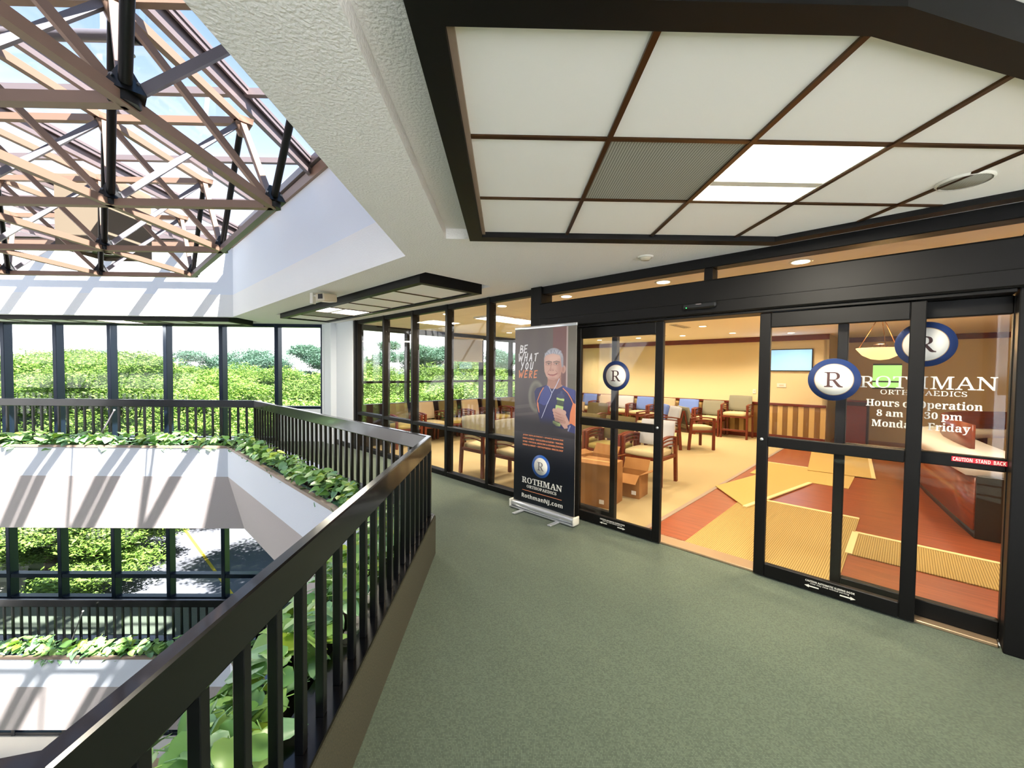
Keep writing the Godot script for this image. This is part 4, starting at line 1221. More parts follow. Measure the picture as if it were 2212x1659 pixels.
func banner_print() -> ImageTexture:
	var W := 512; var H := 1184
	var p := Pic.new(W, H)
	for y in H:   # grey-brown studio backdrop running into near-black navy
		var t := float(y) / H
		var c := Color(0.40, 0.36, 0.35).lerp(Color(0.31, 0.28, 0.29), clampf(t / 0.5, 0, 1)).lerp(Color(0.055, 0.075, 0.12), smoothstep(0.47, 0.82, t))
		for x in W: p.im.set_pixel(x, y, c.lerp(Color(0.46, 0.42, 0.38), 0.25 * (0.5 + 0.5 * sin(x * 0.045)) * (1.0 - smoothstep(0.3, 0.6, t))))
	p.pol([Vector2(330, 0), Vector2(440, 0), Vector2(440, 470), Vector2(330, 470)], Color(0.48, 0.31, 0.30), 0.75)
	p.pol([Vector2(436, 0), Vector2(448, 0), Vector2(448, 470), Vector2(436, 470)], Color(0.72, 0.64, 0.62), 0.9)
	p.pol([Vector2(448, 0), Vector2(512, 0), Vector2(512, 520), Vector2(448, 520)], Color(0.40, 0.38, 0.33), 0.9)
	p.ell(480, 200, 36, 60, Color(0.62, 0.60, 0.54), 0.35, 40)
	p.ell(196, 452, 70, 105, Color(0.56, 0.55, 0.49), 0.7, 6); p.ell(196, 452, 44, 78, Color(0.36, 0.33, 0.32), 0.8, 8)
	for q in [[505, 12.0], [560, 9.0]]: p.seg(Vector2(15, q[0] + 30), Vector2(210, q[0]), q[1], Color(0.5, 0.46, 0.44), 0.35)
	var skin := Color(0.80, 0.63, 0.57); var shade := Color(0.62, 0.43, 0.38); var navy := Color(0.17, 0.18, 0.37); var blue := Color(0.29, 0.33, 0.60); var org := Color(0.93, 0.55, 0.36)
	p.ky = 0.745; p.oy = 47.8
	# torso
	p.pol([Vector2(288, 436), Vector2(406, 432), Vector2(440, 452), Vector2(500, 468), Vector2(512, 480), Vector2(512, 800), Vector2(238, 800), Vector2(214, 690), Vector2(190, 580), Vector2(180, 500), Vector2(200, 468)], navy)
	p.pol([Vector2(284, 438), Vector2(300, 452), Vector2(320, 520), Vector2(300, 600), Vector2(262, 618), Vector2(220, 600), Vector2(236, 500), Vector2(256, 462)], blue, 0.8)
	p.pol([Vector2(402, 432), Vector2(505, 470), Vector2(505, 560), Vector2(470, 520), Vector2(420, 470)], blue, 0.65)
	p.path([Vector2(256, 462), Vector2(230, 510), Vector2(206, 580), Vector2(206, 620), Vector2(222, 680)], 3.0, org)
	p.path([Vector2(414, 460), Vector2(450, 495), Vector2(478, 545), Vector2(492, 580)], 3.0, org)
	p.pol([Vector2(492, 575), Vector2(512, 585), Vector2(512, 790), Vector2(464, 770), Vector2(472, 660)], org, 0.95)
	p.pol([Vector2(206, 590), Vector2(216, 600), Vector2(226, 690), Vector2(214, 660)], org, 0.9)
	# neck and head
	p.pol([Vector2(284, 340), Vector2(398, 340), Vector2(400, 425), Vector2(412, 440), Vector2(370, 468), Vector2(320, 468), Vector2(286, 440), Vector2(292, 400)], shade.lerp(skin, 0.4))
	p.pol([Vector2(350, 380), Vector2(398, 350), Vector2(400, 430), Vector2(370, 462)], shade, 0.35)
	p.ell(416, 300, 17, 34, skin.lerp(shade, 0.25), 1.0, 2.5, 0.15); p.ell(414, 302, 9, 22, shade, 0.6, 4)
	p.ell(336, 215, 78, 98, Color(0.62, 0.62, 0.66), 1.0, 3)
	p.pol([Vector2(262, 205), Vector2(276, 178), Vector2(330, 165), Vector2(384, 182), Vector2(402, 230), Vector2(404, 300), Vector2(396, 345), Vector2(376, 378), Vector2(340, 396), Vector2(304, 388), Vector2(280, 362), Vector2(264, 320), Vector2(260, 262)], skin)
	p.ell(334, 205, 58, 34, Color(0.87, 0.73, 0.68), 0.7, 14)
	p.ell(388, 300, 20, 70, shade, 0.5, 16); p.ell(338, 384, 40, 12, shade, 0.45, 8)
	for k in 26:   # swept-back grey hair
		var hx := 268.0 + k * 5.4
		p.seg(Vector2(hx, 178 - 20 * sin(k * 0.12)), Vector2(hx + 14 * sin(k * 0.7), 128 + absf(k - 13) * 2.6), 4.5, Color(0.55, 0.55, 0.60).lerp(Color(0.78, 0.78, 0.82), 0.5 + 0.5 * sin(k * 1.9)), 0.8)
	p.pol([Vector2(392, 190), Vector2(412, 205), Vector2(416, 275), Vector2(402, 285)], Color(0.60, 0.60, 0.64), 0.9)
	for sx in [298.0, 360.0]:
		p.path([Vector2(sx - 24, 238), Vector2(sx, 231), Vector2(sx + 24, 238)], 3.6, Color(0.48, 0.40, 0.38), 0.85)
		p.ell(sx, 254, 23, 11, shade, 0.55, 6); p.ell(sx, 254, 13, 5.5, Color(0.86, 0.80, 0.77), 0.8, 1.5); p.ell(sx, 254, 5, 5, Color(0.22, 0.18, 0.18), 0.95)
		p.path([Vector2(sx - 15, 249), Vector2(sx, 245), Vector2(sx + 15, 249)], 1.8, Color(0.35, 0.26, 0.24), 0.8)
	p.path([Vector2(320, 246), Vector2(314, 290), Vector2(308, 302)], 2.5, shade, 0.6); p.ell(322, 304, 17, 10, skin.lerp(shade, 0.35), 0.8, 5); p.ell(312, 309, 4, 2.5, shade.darkened(0.3), 0.7); p.ell(334, 309, 4, 2.5, shade.darkened(0.3), 0.7)
	p.path([Vector2(294, 342), Vector2(312, 349), Vector2(340, 349), Vector2(366, 337)], 3.0, Color(0.52, 0.27, 0.27), 0.9); p.path([Vector2(306, 353), Vector2(330, 358), Vector2(352, 352)], 3.5, Color(0.76, 0.50, 0.47), 0.7)
	p.path([Vector2(300, 310), Vector2(286, 334)], 2, shade, 0.5); p.path([Vector2(352, 308), Vector2(376, 336)], 2, shade, 0.5)
	# earphone cord
	p.path([Vector2(384, 380), Vector2(360, 440), Vector2(328, 500), Vector2(316, 540), Vector2(290, 600), Vector2(262, 680), Vector2(244, 730)], 2.2, Color(0.80, 0.82, 0.92)); p.path([Vector2(302, 450), Vector2(326, 502)], 2, Color(0.80, 0.82, 0.92))
	# bottle and hand
	var lime := Color(0.74, 0.84, 0.52)
	p.pol([Vector2(374, 530), Vector2(424, 536), Vector2(416, 660), Vector2(402, 775), Vector2(344, 765), Vector2(360, 660)], Color(0.29, 0.33, 0.27))
	p.pol([Vector2(366, 540), Vector2(426, 548), Vector2(425, 568), Vector2(365, 558)], lime); p.pol([Vector2(360, 604), Vector2(420, 614), Vector2(416, 650), Vector2(356, 640)], lime)
	p.pol([Vector2(338, 742), Vector2(400, 762), Vector2(396, 786), Vector2(366, 786), Vector2(336, 764)], lime)
	p.ell(398, 525, 30, 22, Color(0.24, 0.27, 0.42), 1.0, 2); p.seg(Vector2(404, 492), Vector2(402, 510), 8, Color(0.25, 0.29, 0.45))
	p.pol([Vector2(398, 640), Vector2(430, 660), Vector2(466, 740), Vector2(470, 790), Vector2(430, 800), Vector2(380, 740), Vector2(350, 690), Vector2(344, 650)], skin)
	for k in 4: p.seg(Vector2(346 + k * 5, 652 + k * 26), Vector2(402 + k * 9, 672 + k * 24), 13.5 - k, skin.lerp(shade, 0.12 * k)); 
	for k in 3: p.seg(Vector2(350 + k * 6, 666 + k * 26), Vector2(398 + k * 9, 686 + k * 24), 1.8, shade, 0.7)
	p.seg(Vector2(376, 640), Vector2(428, 664), 11, skin.lightened(0.08), 1.0, 14)
	p.pol([Vector2(452, 770), Vector2(480, 750), Vector2(512, 770), Vector2(512, 830), Vector2(462, 820)], Color(0.25, 0.26, 0.45)); p.path([Vector2(458, 812), Vector2(472, 772)], 5, Color(0.62, 0.64, 0.78), 0.8)
	p.ky = 1.0; p.oy = 0.0
	for y in range(560, 700):
		for x in W: p.mix_px(x, y, Color(0.185, 0.165, 0.19), smoothstep(570, 645, float(y)) * (1.0 - smoothstep(330, 430, float(x)) * (1.0 - smoothstep(655, 690, float(y)))))
	var wh := Color(0.93, 0.92, 0.93)
	brush_word(p, "BE", 46, 110, 50, 1.0, wh); brush_word(p, "WHAT", 30, 168, 48, 1.22, wh)
	brush_word(p, "YOU", 54, 226, 48, 1.2, wh); brush_word(p, "WERE", 34, 282, 46, 1.24, org)
	return ImageTexture.create_from_image(p.im)

func roller_banner() -> void:
	var o := thing("roll_up_banner", "tall dark roll-up banner with a grey-haired man holding a bottle, beside the left door", "banner", UV(-2.88, 3.47, 0), -PI / 4)
	obj("base", MB.new().prism_z([Vector2(-0.455, 0.012), Vector2(0.455, 0.012), Vector2(0.455, 0.02), Vector2(-0.455, 0.02)], -0.06, 0.06).rbox(Vector3(0, 0.055, 0), Vector3(0.91, 0.085, 0.10), 0.04), M.silver, o)
	for s in [-1.0, 1.0]: obj("end_cap", MB.new().rbox(Vector3(s * 0.456, 0.055, 0), Vector3(0.02, 0.09, 0.106), 0.009), M.white_plastic, o)
	for x in [-0.25, 0.26]: obj("foot", MB.new().cbox(Vector3(x, 0.008, 0.02), Vector3(0.05, 0.012, 0.36), 0.003), M.silver, o)
	obj("top_bar", MB.new().rbox(Vector3(0, 2.095, 0), Vector3(0.88, 0.035, 0.022), 0.008), M.silver, o)
	obj("support_pole", MB.new().tube(Vector3(0, 0.08, -0.03), Vector3(0, 2.09, -0.02), 0.009, 8), M.silver, o)
	var pm := mat("banner_print", Color(1, 1, 1), 0.3)
	pm.albedo_texture = banner_print()
	var W := 0.87; var y0 := 0.09; var y1 := 2.085
	var st := MB.new()
	var P := [Vector3(-W / 2, y0, 0.004), Vector3(W / 2, y0, 0.004), Vector3(W / 2, y1, 0.004), Vector3(-W / 2, y1, 0.004)]
	st.face(P, Vector3.BACK, [Vector2(0, 1), Vector2(1, 1), Vector2(1, 0), Vector2(0, 0)])
	var pr := obj("print", st, pm, o)
	obj("backing", MB.new().box(Vector3(0, (y0 + y1) / 2, 0.002), Vector3(W, y1 - y0, 0.002)), M.white_plastic, o)
	var z := 0.006
	var yy := func(f: float) -> float: return y1 - f * (y1 - y0)
	var lines := ["JOINT REPLACEMENT • SPORTS MEDICINE", "FOOT & ANKLE • SHOULDER & ELBOW • TRAUMA", "SPINE • PHYSICAL MEDICINE & REHABILITATION", "HAND & WRIST • ORTHOPAEDIC ONCOLOGY"]
	for k in 4: letters(lines[k], false, true, Vector3(-0.005, yy.call(0.608 + 0.0185 * k), z), 0.58, 0.018, M.decal_orange, pr)
	roundel(pr, -0.02, yy.call(0.772), -z, 0.128, M.decal_blue, M.decal_grey, M.decal_white)
	letters("ROTHMAN", true, true, Vector3(-0.012, yy.call(0.868), z), 0.58, 0.066, M.decal_white, pr)
	letters("ORTHOPAEDICS", true, true, Vector3(-0.012, yy.call(0.902), z), 0.43, 0.032, M.decal_white, pr)
	obj("rule_line", MB.new().box(Vector3(-0.01, yy.call(0.928), z), Vector3(0.57, 0.005, 0.001)), M.decal_orange, pr)
	letters("RothmanNJ.com", false, true, Vector3(-0.008, yy.call(0.962), z), 0.59, 0.062, M.decal_white, pr)

# ---------- furniture of the waiting room ----------
func make_chair(back_m: Material, seat_m: Material, tall := 0.0) -> Node3D:
	var o := Node3D.new()
	o.name = numbered("waiting_chair")
	o.set_meta("base_name", "waiting_chair")
	o.set_meta("category", "chair")
	add_child(o)
	var sy := 0.45 + tall; var t := tall
	var w := 0.29
	for sx in [-1.0, 1.0]:
		obj("front_leg", MB.new().cbox(Vector3(sx * w, (0.655 + t) / 2, 0.25), Vector3(0.045, 0.655 + t, 0.055), 0.006), M.chair_wood, o)
		obj("rear_leg", MB.new().bar(Vector3(sx * w, 0.0, -0.27), Vector3(sx * w, 0.66 + t, -0.22), 0.042, 0.05, Vector3.BACK), M.chair_wood, o)
		for k in 3:   # three bowed arm rails
			var y := 0.655 + t - 0.055 * k
			var am := MB.new()
			for q in 6:
				var z0 := 0.27 - q * 0.085; var z1 := z0 - 0.085
				var y0 := y + 0.03 * sin(PI * q / 6.0); var y1 := y + 0.03 * sin(PI * (q + 1) / 6.0)
				am.bar(Vector3(sx * w, y0, z0), Vector3(sx * w, y1, z1), 0.05 if k == 0 else 0.024, 0.022 if k == 0 else 0.016)
			obj("arm" if k == 0 else "arm_slat", am, M.chair_wood, o)
		obj("side_rail", MB.new().cbox(Vector3(sx * w, sy - 0.06, 0), Vector3(0.03, 0.05, 0.5), 0.005), M.chair_wood, o)
	for z in [0.25, -0.25]: obj("cross_rail", MB.new().cbox(Vector3(0, sy - 0.07, z), Vector3(0.56, 0.05, 0.03), 0.005), M.chair_wood, o)
	if tall > 0: obj("foot_rail", MB.new().cbox(Vector3(0, 0.2, 0.25), Vector3(0.56, 0.05, 0.03), 0.005), M.chair_wood, o)
	obj("seat", MB.new().rbox(Vector3(0, sy - 0.01, 0.02), Vector3(0.53, 0.11, 0.53), 0.05), seat_m, o)
	var tilt := Basis(Vector3.RIGHT, -0.20)
	obj("backrest", MB.new().rbox(Vector3(0, sy + 0.24, -0.27), Vector3(0.535, 0.40, 0.07), 0.034, tilt, 0.03), back_m, o)
	for sx in [-1.0, 1.0]: obj("back_post", MB.new().bar(Vector3(sx * 0.2, sy - 0.08, -0.25), Vector3(sx * 0.2, sy + 0.36, -0.345), 0.03, 0.03, Vector3.BACK), M.chair_wood, o)
	return o

func carton(at: Vector3, turn: float, s: Vector3, open: bool, label: String) -> void:
	var o := thing("cardboard_box", label, "box", at, turn)
	var t := 0.006
	obj("box_body", MB.new().box(Vector3(0, s.y / 2, s.z / 2), Vector3(s.x, s.y, t)).box(Vector3(0, s.y / 2, -s.z / 2), Vector3(s.x, s.y, t)).box(Vector3(s.x / 2, s.y / 2, 0), Vector3(t, s.y, s.z)).box(Vector3(-s.x / 2, s.y / 2, 0), Vector3(t, s.y, s.z)).box(Vector3(0, t / 2, 0), Vector3(s.x, t, s.z)), M.cardboard, o)
	if open:
		obj("contents", MB.new().rbox(Vector3(0, s.y * 0.35, 0), Vector3(s.x * 0.9, s.y * 0.68, s.z * 0.9), 0.03), M.cardboard_inside, o)
		for q in [[Vector3(s.x / 2, s.y, 0), Vector3(1, 0.45, 0), Vector3(0, 0, s.z)], [Vector3(-s.x / 2, s.y, 0), Vector3(-1, 0.2, 0), Vector3(0, 0, s.z)], [Vector3(0, s.y, s.z / 2), Vector3(0, -0.7, 1), Vector3(s.x, 0, 0)], [Vector3(0, s.y, -s.z / 2), Vector3(0, 1.0, -0.6), Vector3(s.x, 0, 0)]]:
			var d: Vector3 = q[1].normalized()
			obj("flap", MB.new().bar(q[0], q[0] + d * 0.16, q[2].length(), t, d.cross(q[2]).normalized()), M.cardboard, o)
	else:
		obj("lid", MB.new().box(Vector3(0, s.y + t / 2, 0), Vector3(s.x, t, s.z)), M.cardboard, o)
		obj("packing_tape", MB.new().box(Vector3(0, s.y + t + 0.001, 0), Vector3(s.x, 0.001, 0.05)).box(Vector3(s.x / 2 + t / 2 + 0.001, s.y - 0.06, 0), Vector3(0.001, 0.12, 0.05)), M.cardboard_inside, o)
	obj("shipping_label", MB.new().box(Vector3(s.x * 0.3, 0.07, s.z / 2 + t / 2 + 0.001), Vector3(0.06, 0.05, 0.001)), M.paper, o)

func floor_mat(pts: Array, ribbed: bool, lift: float, bind: Array, label: String) -> void:   # pts: (u, v) corners
	var c := Vector2.ZERO
	for p in pts: c += p / pts.size()
	var o := thing("floor_mat", label, "mat", UV(c.x, c.y, lift), -PI / 4)
	var pl := PackedVector2Array()
	for p in pts: pl.append(p - c)
	obj("mat_field", MB.new().prism(pl, 0.0, 0.008), M.mat_fiber if ribbed else M.mat_plain, o)
	for k in bind:
		var a := pl[k]; var b := pl[(k + 1) % pl.size()]
		obj("edge_binding", MB.new().bar(P3(a, 0.006), P3(b, 0.006), 0.05, 0.014), M.mat_binding, o)

func furniture() -> void:
	# mats on the wood floor
	floor_mat([Vector2(-1.47, 3.86), Vector2(-0.34, 3.86), Vector2(-0.34, 5.90), Vector2(-1.47, 5.90)], true, 0.001, [2], "long ribbed tan mat lying in the open doorway")
	floor_mat([Vector2(-0.335, 4.68), Vector2(2.4, 4.68), Vector2(2.4, 5.36), Vector2(-0.335, 5.36)], true, 0.001, [2, 3], "ribbed tan runner behind the right sliding door leading to the desk")
	floor_mat([Vector2(-1.90, 6.10), Vector2(-1.35, 5.40), Vector2(-0.98, 7.30), Vector2(-1.60, 7.55)], false, 0.012, [1], "plain tan mat lying askew over the ribbed doorway mat")
	floor_mat([Vector2(-1.78, 7.36), Vector2(-0.55, 7.36), Vector2(-0.55, 8.5), Vector2(-1.78, 8.5)], false, 0.001, [2], "plain tan mat across the floor beyond the doorway")
	floor_mat([Vector2(-1.15, 8.25), Vector2(-0.33, 8.32), Vector2(-0.50, 10.6), Vector2(-1.40, 10.5)], false, 0.012, [1], "plain tan mat running back beside the reception desk")
	# chairs
	var protos := {}
	var F := {"blue": M.fabric0, "pale grey": M.fabric1, "grey-green": M.fabric2, "olive": M.fabric3, "tan": M.fabric4}
	var put := func(col: String, u: float, v: float, turn: float, label: String, group: String) -> void:
		if not protos.has(col):
			var p := make_chair(F[col], M.seat_olive if col == "olive" else M.seat_beige)
			p.position = UV(u, v, 0.0); p.rotation.y = turn
			tag(p, label, "chair", group)
			protos[col] = p
		else: copy(protos[col], UV(u, v, 0.0), turn, label, group)
	var T := -PI / 4
	var b := [["grey-green", -3.70, "grey-green armchair against the back wall, next to the tall chair"], ["blue", -4.34, "blue-backed armchair against the back wall, right of the tan one"], ["tan", -4.98, "tan-backed armchair against the back wall between two blue chairs"], ["blue", -5.62, "blue-backed armchair against the back wall, left of the tan one"], ["pale grey", -6.26, "pale grey armchair against the back wall left of two blue chairs"], ["tan", -6.91, "tan-backed armchair near the left end of the back-wall row"], ["blue", -7.56, "blue-backed armchair at the left end of the back-wall row"]]
	for q in b: put.call(q[0], q[1], BV - 0.42, T, q[2], "chairs along the back wall")
	var tc := make_chair(M.fabric2, M.seat_beige, 0.16)
	tc.position = UV(-3.05, BV - 0.42); tc.rotation.y = T
	tag(tc, "tall grey-green armchair with a foot rail at the right end of the back wall", "chair")
	var at := func(x: float, d: float) -> Vector2: return Vector2((x - d) * R2, (x + d) * R2)
	for q in [["pale grey", 3.38, 8.68, -PI / 2, "pale grey armchair turned left, nearest in the back-to-back group"], ["blue", 3.38, 9.32, -PI / 2, "blue armchair turned left behind the pale grey one in the back-to-back group"], ["grey-green", 4.10, 8.70, PI / 2, "grey-green armchair turned right in the back-to-back group"]]:
		var p: Vector2 = at.call(q[1], q[2])
		put.call(q[0], p.x, p.y, q[3], q[4], "back-to-back chairs in the middle of the room")
	for q in [["pale grey", -2.72, "pale grey armchair just behind the left sliding door"], ["olive", -3.36, "olive armchair in the front row beside the pale grey one"], ["olive", -4.0, "olive armchair third from the right in the front row"]]:
		put.call(q[0], q[1], 5.75, T, q[2], "front row of chairs behind the storefront")
	for q in [["olive", -5.2, "olive armchair in the second row behind the front row"], ["tan", -5.84, "tan armchair in the second row behind the front row"]]:
		put.call(q[0], q[1], 8.0, T, q[2], "second row of chairs")
	for q in [["grey-green", -4.75, "grey-green armchair seen in profile close behind the storefront panes"], ["grey-green", -4.02, "grey-green armchair beside the banner close behind the storefront panes"]]:
		put.call(q[0], q[1], 4.32, PI / 4, q[2], "chairs close behind the storefront panes")
	for k in 7:
		put.call(["olive", "tan", "olive", "tan", "olive", "olive", "tan"][k], -7.6, 4.55 + 0.68 * k, PI / 4, "armchair in the row under the waiting-room windows, %s from the storefront" % ["first", "second", "third", "fourth", "fifth", "sixth", "seventh"][k], "chairs under the waiting-room windows")
	# cartons behind the left door
	carton(UV(-2.72, 4.36), T + 0.15, Vector3(0.46, 0.50, 0.42), false, "large closed cardboard box nearest the left sliding door")
	carton(UV(-2.58, 4.93), T + 0.1, Vector3(0.34, 0.30, 0.30), true, "small open cardboard box right of the large one")
	carton(UV(-3.16, 5.02), T - 0.1, Vector3(0.42, 0.40, 0.36), true, "open cardboard box with raised flaps behind the large one")
	carton(UV(-3.24, 4.38), T + 0.2, Vector3(0.4, 0.46, 0.36), false, "closed cardboard box left of the large one behind the banner")
	# reception desk
	var dk := thing("reception_desk", "curved reddish wood reception desk with a white counter edge", "desk", UV(0.9, 7.9), T)
	var ofs := Vector3(-0.9, 0, 7.9)
	var arc := [Vector2(0.50, 6.05), Vector2(0.40, 6.6), Vector2(0.30, 7.25), Vector2(0.20, 7.9), Vector2(0.13, 8.5), Vector2(0.12, 9.1), Vector2(0.2, 9.7), Vector2(0.5, 10.3), Vector2(1.0, 10.7)]
	arc.reverse()
	var dp := []
	for p in arc: dp.append(p + Vector2(ofs.x, -ofs.z))
	var mb := MB.new()
	for s in strips(dp, [Vector2(-0.02, 0.08), Vector2(0.0, 0.08), Vector2(0.0, 0.60), Vector2(-0.02, 0.60)]): mb.st.append_from(s.mesh(), 0, Transform3D())
	obj("front_panel", mb, M.desk_wood, dk)
	mb = MB.new()
	for s in strips(dp, [Vector2(-0.04, 0.0), Vector2(-0.015, 0.0), Vector2(-0.015, 0.08), Vector2(-0.04, 0.08)]): mb.st.append_from(s.mesh(), 0, Transform3D())
	obj("toe_kick", mb, M.desk_dark, dk)
	mb = MB.new()
	for s in strips(dp, [Vector2(-0.55, 0.62), Vector2(0.06, 0.62), Vector2(0.06, 0.735), Vector2(-0.55, 0.735)]): mb.st.append_from(s.mesh(), 0, Transform3D())
	obj("counter", mb, M.counter_white, dk)
	mb = MB.new()
	for s in strips(dp.slice(0, 7), [Vector2(-0.30, 0.735), Vector2(-0.26, 0.735), Vector2(-0.26, 1.02), Vector2(-0.30, 1.02)]): mb.st.append_from(s.mesh(), 0, Transform3D())
	obj("raised_panel", mb, M.desk_wood, dk)
	obj("end_panel", MB.new().cbox(Vector3(0.79, 0.31, -6.06) + ofs, Vector3(0.55, 0.62, 0.04), 0.004), M.desk_dark, dk)
	obj("return_top", MB.new().cbox(Vector3(1.5, 0.70, -6.4) + ofs, Vector3(1.4, 0.05, 0.75), 0.01), M.counter_white, dk)
	obj("return_end", MB.new().box(Vector3(1.6, 0.34, -6.07) + ofs, Vector3(1.0, 0.66, 0.03)), M.counter_white, dk)
	var mo := thing("monitor", "black computer monitor seen from behind on the reception desk", "monitor", UV(1.25, 7.3, 0.735), T + 0.3)
	obj("screen_back", MB.new().rbox(Vector3(0, 0.30, 0), Vector3(0.5, 0.32, 0.04), 0.012), M.dark_plastic, mo)
	obj("stand", MB.new().cbox(Vector3(0, 0.09, -0.02), Vector3(0.07, 0.18, 0.02), 0.004), M.dark_plastic, mo)
	obj("foot", MB.new().rbox(Vector3(0, 0.01, 0), Vector3(0.24, 0.02, 0.18), 0.008), M.dark_plastic, mo)
	carton(UV(0.98, 6.45, 0.735), T, Vector3(0.46, 0.15, 0.26), false, "low cardboard box lying on the near end of the reception desk")
	var oc := thing("office_chair", "black office chair behind the reception desk", "chair", UV(1.7, 8.1), T + 0.6)
	obj("seat", MB.new().rbox(Vector3(0, 0.5, 0), Vector3(0.5, 0.1, 0.48), 0.045), M.dark_plastic, oc)
	obj("backrest", MB.new().rbox(Vector3(0, 0.88, -0.24), Vector3(0.48, 0.62, 0.08), 0.038, Basis(Vector3.RIGHT, -0.1), 0.04), M.dark_plastic, oc)
	obj("column", MB.new().tube(Vector3(0, 0.1, 0), Vector3(0, 0.46, 0), 0.03, 10), M.dark_plastic, oc)
	for k in 5: obj("base_arm", MB.new().tube(Vector3(0, 0.1, 0), Vector3(cos(TAU * k / 5) * 0.3, 0.05, sin(TAU * k / 5) * 0.3), 0.022, 8, 0.05), M.dark_plastic, oc)
	# wall things
	var tv := thing("wall_screen", "wide light-blue lit screen on the back wall", "television", UV(-2.05, BV - 0.03, 1.94), T)
	obj("bezel", MB.new().cbox(Vector3(0, 0, 0), Vector3(0.92, 0.53, 0.05), 0.01), M.dark_plastic, tv)
	obj("screen", MB.new().box(Vector3(0, 0, 0.027), Vector3(0.88, 0.49, 0.004)), M.screen_glow, tv)
	var tl := AreaLight3D.new()
	tl.name = "area_light"
	tl.area_size = Vector2(0.86, 0.48); tl.light_energy = 0.25; tl.light_color = Color(0.6, 0.78, 1.0); tl.shadow_enabled = true
	tl.position = Vector3(0, 0, 0.04); tl.rotation.y = PI
	tv.add_child(tl)
	for q in [[-2.78, 1.16, 0.07, 0.11, "white thermostat on the back wall near the open doorway"], [-2.95, 0.99, 0.12, 0.08, "white outlet plate on the back wall above the chair rail"], [-2.2, 1.33, 0.19, 0.10, "small white framed notice under the wall screen"]]:
		var wp := thing("wall_plate", q[4], "plate", UV(q[0], BV - 0.008, q[1]), T)
		obj("plate", MB.new().cbox(Vector3.ZERO, Vector3(q[2], q[3], 0.016), 0.003), M.white_plastic, wp)
		obj("face", MB.new().cbox(Vector3(0, 0, 0.009), Vector3(q[2] * 0.5, q[3] * 0.4, 0.006), 0.002), M.cream_plastic, wp)
	var nt := thing("notice", "white paper notice on the wall behind the reception desk", "notice", UV(2.78, 9.0, 1.72), T - PI / 2)
	obj("sheet", MB.new().box(Vector3.ZERO, Vector3(0.3, 0.36, 0.004)), M.paper, nt)
	obj("tack", MB.new().tube(Vector3(0, 0.16, 0.002), Vector3(0, 0.16, 0.01), 0.008, 8), M.decal_red, nt)
	var bc := thing("bookcase", "low dark cabinet with white binders at the end of the back wall", "cabinet", UV(-0.85, 12.1), T)
	obj("carcass", MB.new().box(Vector3(0, 0.5, 0), Vector3(0.5, 1.0, 0.35)), M.desk_dark, bc)
	obj("top", MB.new().cbox(Vector3(0, 1.01, 0), Vector3(0.54, 0.03, 0.39), 0.005), M.cherry, bc)
	obj("door", MB.new().cbox(Vector3(0, 0.48, 0.18), Vector3(0.44, 0.86, 0.02), 0.005), M.cherry, bc)
	# shallow glass bowl pendant
	var pd := thing("pendant_lamp", "shallow glowing bowl pendant hanging over the reception area", "lamp", UV(-0.30, 8.0, 1.82), 0)
	obj("bowl", MB.new().lathe(Vector3.ZERO, [Vector2(0, 0), Vector2(0.1, 0.015), Vector2(0.2, 0.07), Vector2(0.27, 0.16), Vector2(0.275, 0.175), Vector2(0.26, 0.17), Vector2(0.19, 0.085), Vector2(0, 0.02)], 36), M.bowl_glow, pd)
	obj("ceiling_plate", MB.new().cbox(Vector3(0, 0.69, 0), Vector3(0.14, 0.04, 0.14), 0.01), M.desk_dark, pd)
	obj("lamp_holder", MB.new().cbox(Vector3(0, 0.2, 0), Vector3(0.12, 0.07, 0.12), 0.01), M.desk_dark, pd)
	for k in 3: obj("rod", MB.new().tube(Vector3(cos(TAU * k / 3) * 0.26, 0.17, sin(TAU * k / 3) * 0.26), Vector3(0, 0.68, 0), 0.006, 6), M.bronze, pd)
	var pl := OmniLight3D.new()
	pl.name = "bulb_light"
	pl.light_energy = 0.8; pl.light_color = Color(1.0, 0.82, 0.55); pl.light_size = 0.08; pl.omni_range = 10.0; pl.omni_attenuation = 2.0; pl.shadow_enabled = true
	pl.position = Vector3(0, 0.3, 0)
	pd.add_child(pl)

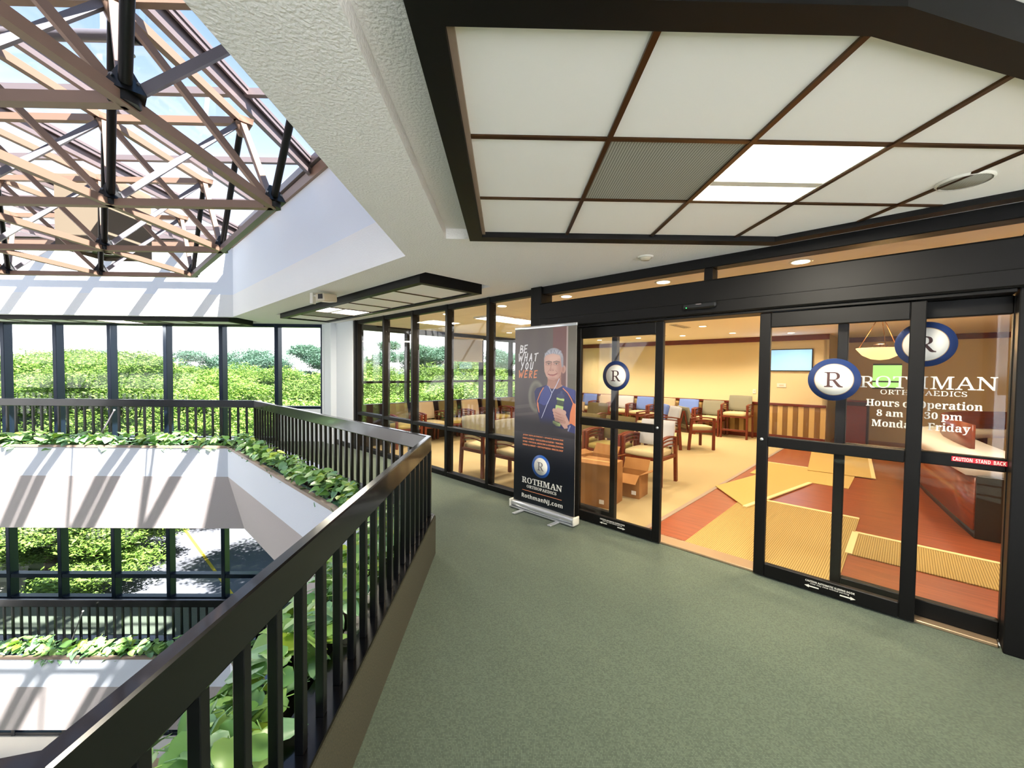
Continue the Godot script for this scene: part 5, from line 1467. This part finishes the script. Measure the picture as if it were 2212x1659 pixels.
func fittings() -> void:
	# motion sensor over the doors
	var s := thing("motion_sensor", "small black motion sensor with a green light on the door header", "sensor", UV(-1.28, FV - 0.15, 2.17), -PI / 4)
	obj("sensor_housing", MB.new().cbox(Vector3.ZERO, Vector3(0.27, 0.05, 0.05), 0.012), M.dark_plastic, s)
	obj("indicator", MB.new().rbox(Vector3(-0.10, -0.012, 0.026), Vector3(0.008, 0.006, 0.004), 0.001), M.led_green, s)
	obj("maker_label", MB.new().box(Vector3(0.0, 0.012, 0.0255), Vector3(0.045, 0.006, 0.001)), M.decal_grey, s)
	# security camera and its bracket on the ceiling
	var c := thing("security_camera", "cream security camera on a white bracket under the ceiling", "camera", Vector3(-2.33, CE, -5.32), -0.35)
	obj("housing", MB.new().cbox(Vector3(0.03, -0.075, 0.02), Vector3(0.14, 0.10, 0.24), 0.012, Basis(Vector3.RIGHT, 0.1)), M.cream_plastic, c)
	obj("window", MB.new().box(Vector3(0.05, -0.075, 0.143), Vector3(0.07, 0.06, 0.004)), M.dark_plastic, c)
	obj("bracket", MB.new().cbox(Vector3(-0.19, -0.07, 0.02), Vector3(0.05, 0.14, 0.06), 0.005).box(Vector3(-0.1, -0.04, 0.02), Vector3(0.16, 0.02, 0.03)), M.white_plastic, c)
	# discs in the ceilings
	var p := thing("ceiling_speaker", "round perforated speaker in a ceiling tile near the doors", "speaker", Vector3(2.31, CE - 0.002, -2.06), 0)
	obj("grille", MB.new().lathe(Vector3.ZERO, [Vector2(0, -0.008), Vector2(0.09, -0.008), Vector2(0.1, 0.0), Vector2(0, 0.0)], 28), M.grille, p)
	obj("rim", MB.new().lathe(Vector3.ZERO, [Vector2(0.098, -0.01), Vector2(0.108, -0.006), Vector2(0.108, 0.002), Vector2(0.098, 0.002)], 28), M.white_plastic, p)
	p = thing("smoke_detector", "white round smoke detector on the plaster ceiling above the doors", "detector", Vector3(1.18, CE, -3.49), 0)
	obj("base", MB.new().lathe(Vector3.ZERO, [Vector2(0, -0.012), Vector2(0.06, -0.012), Vector2(0.065, 0.0), Vector2(0, 0.0)], 24), M.white_plastic, p)
	obj("cap", MB.new().lathe(Vector3(0, -0.012, 0), [Vector2(0, -0.02), Vector2(0.035, -0.018), Vector2(0.045, 0.0), Vector2(0, 0.0)], 24), M.cream_plastic, p)
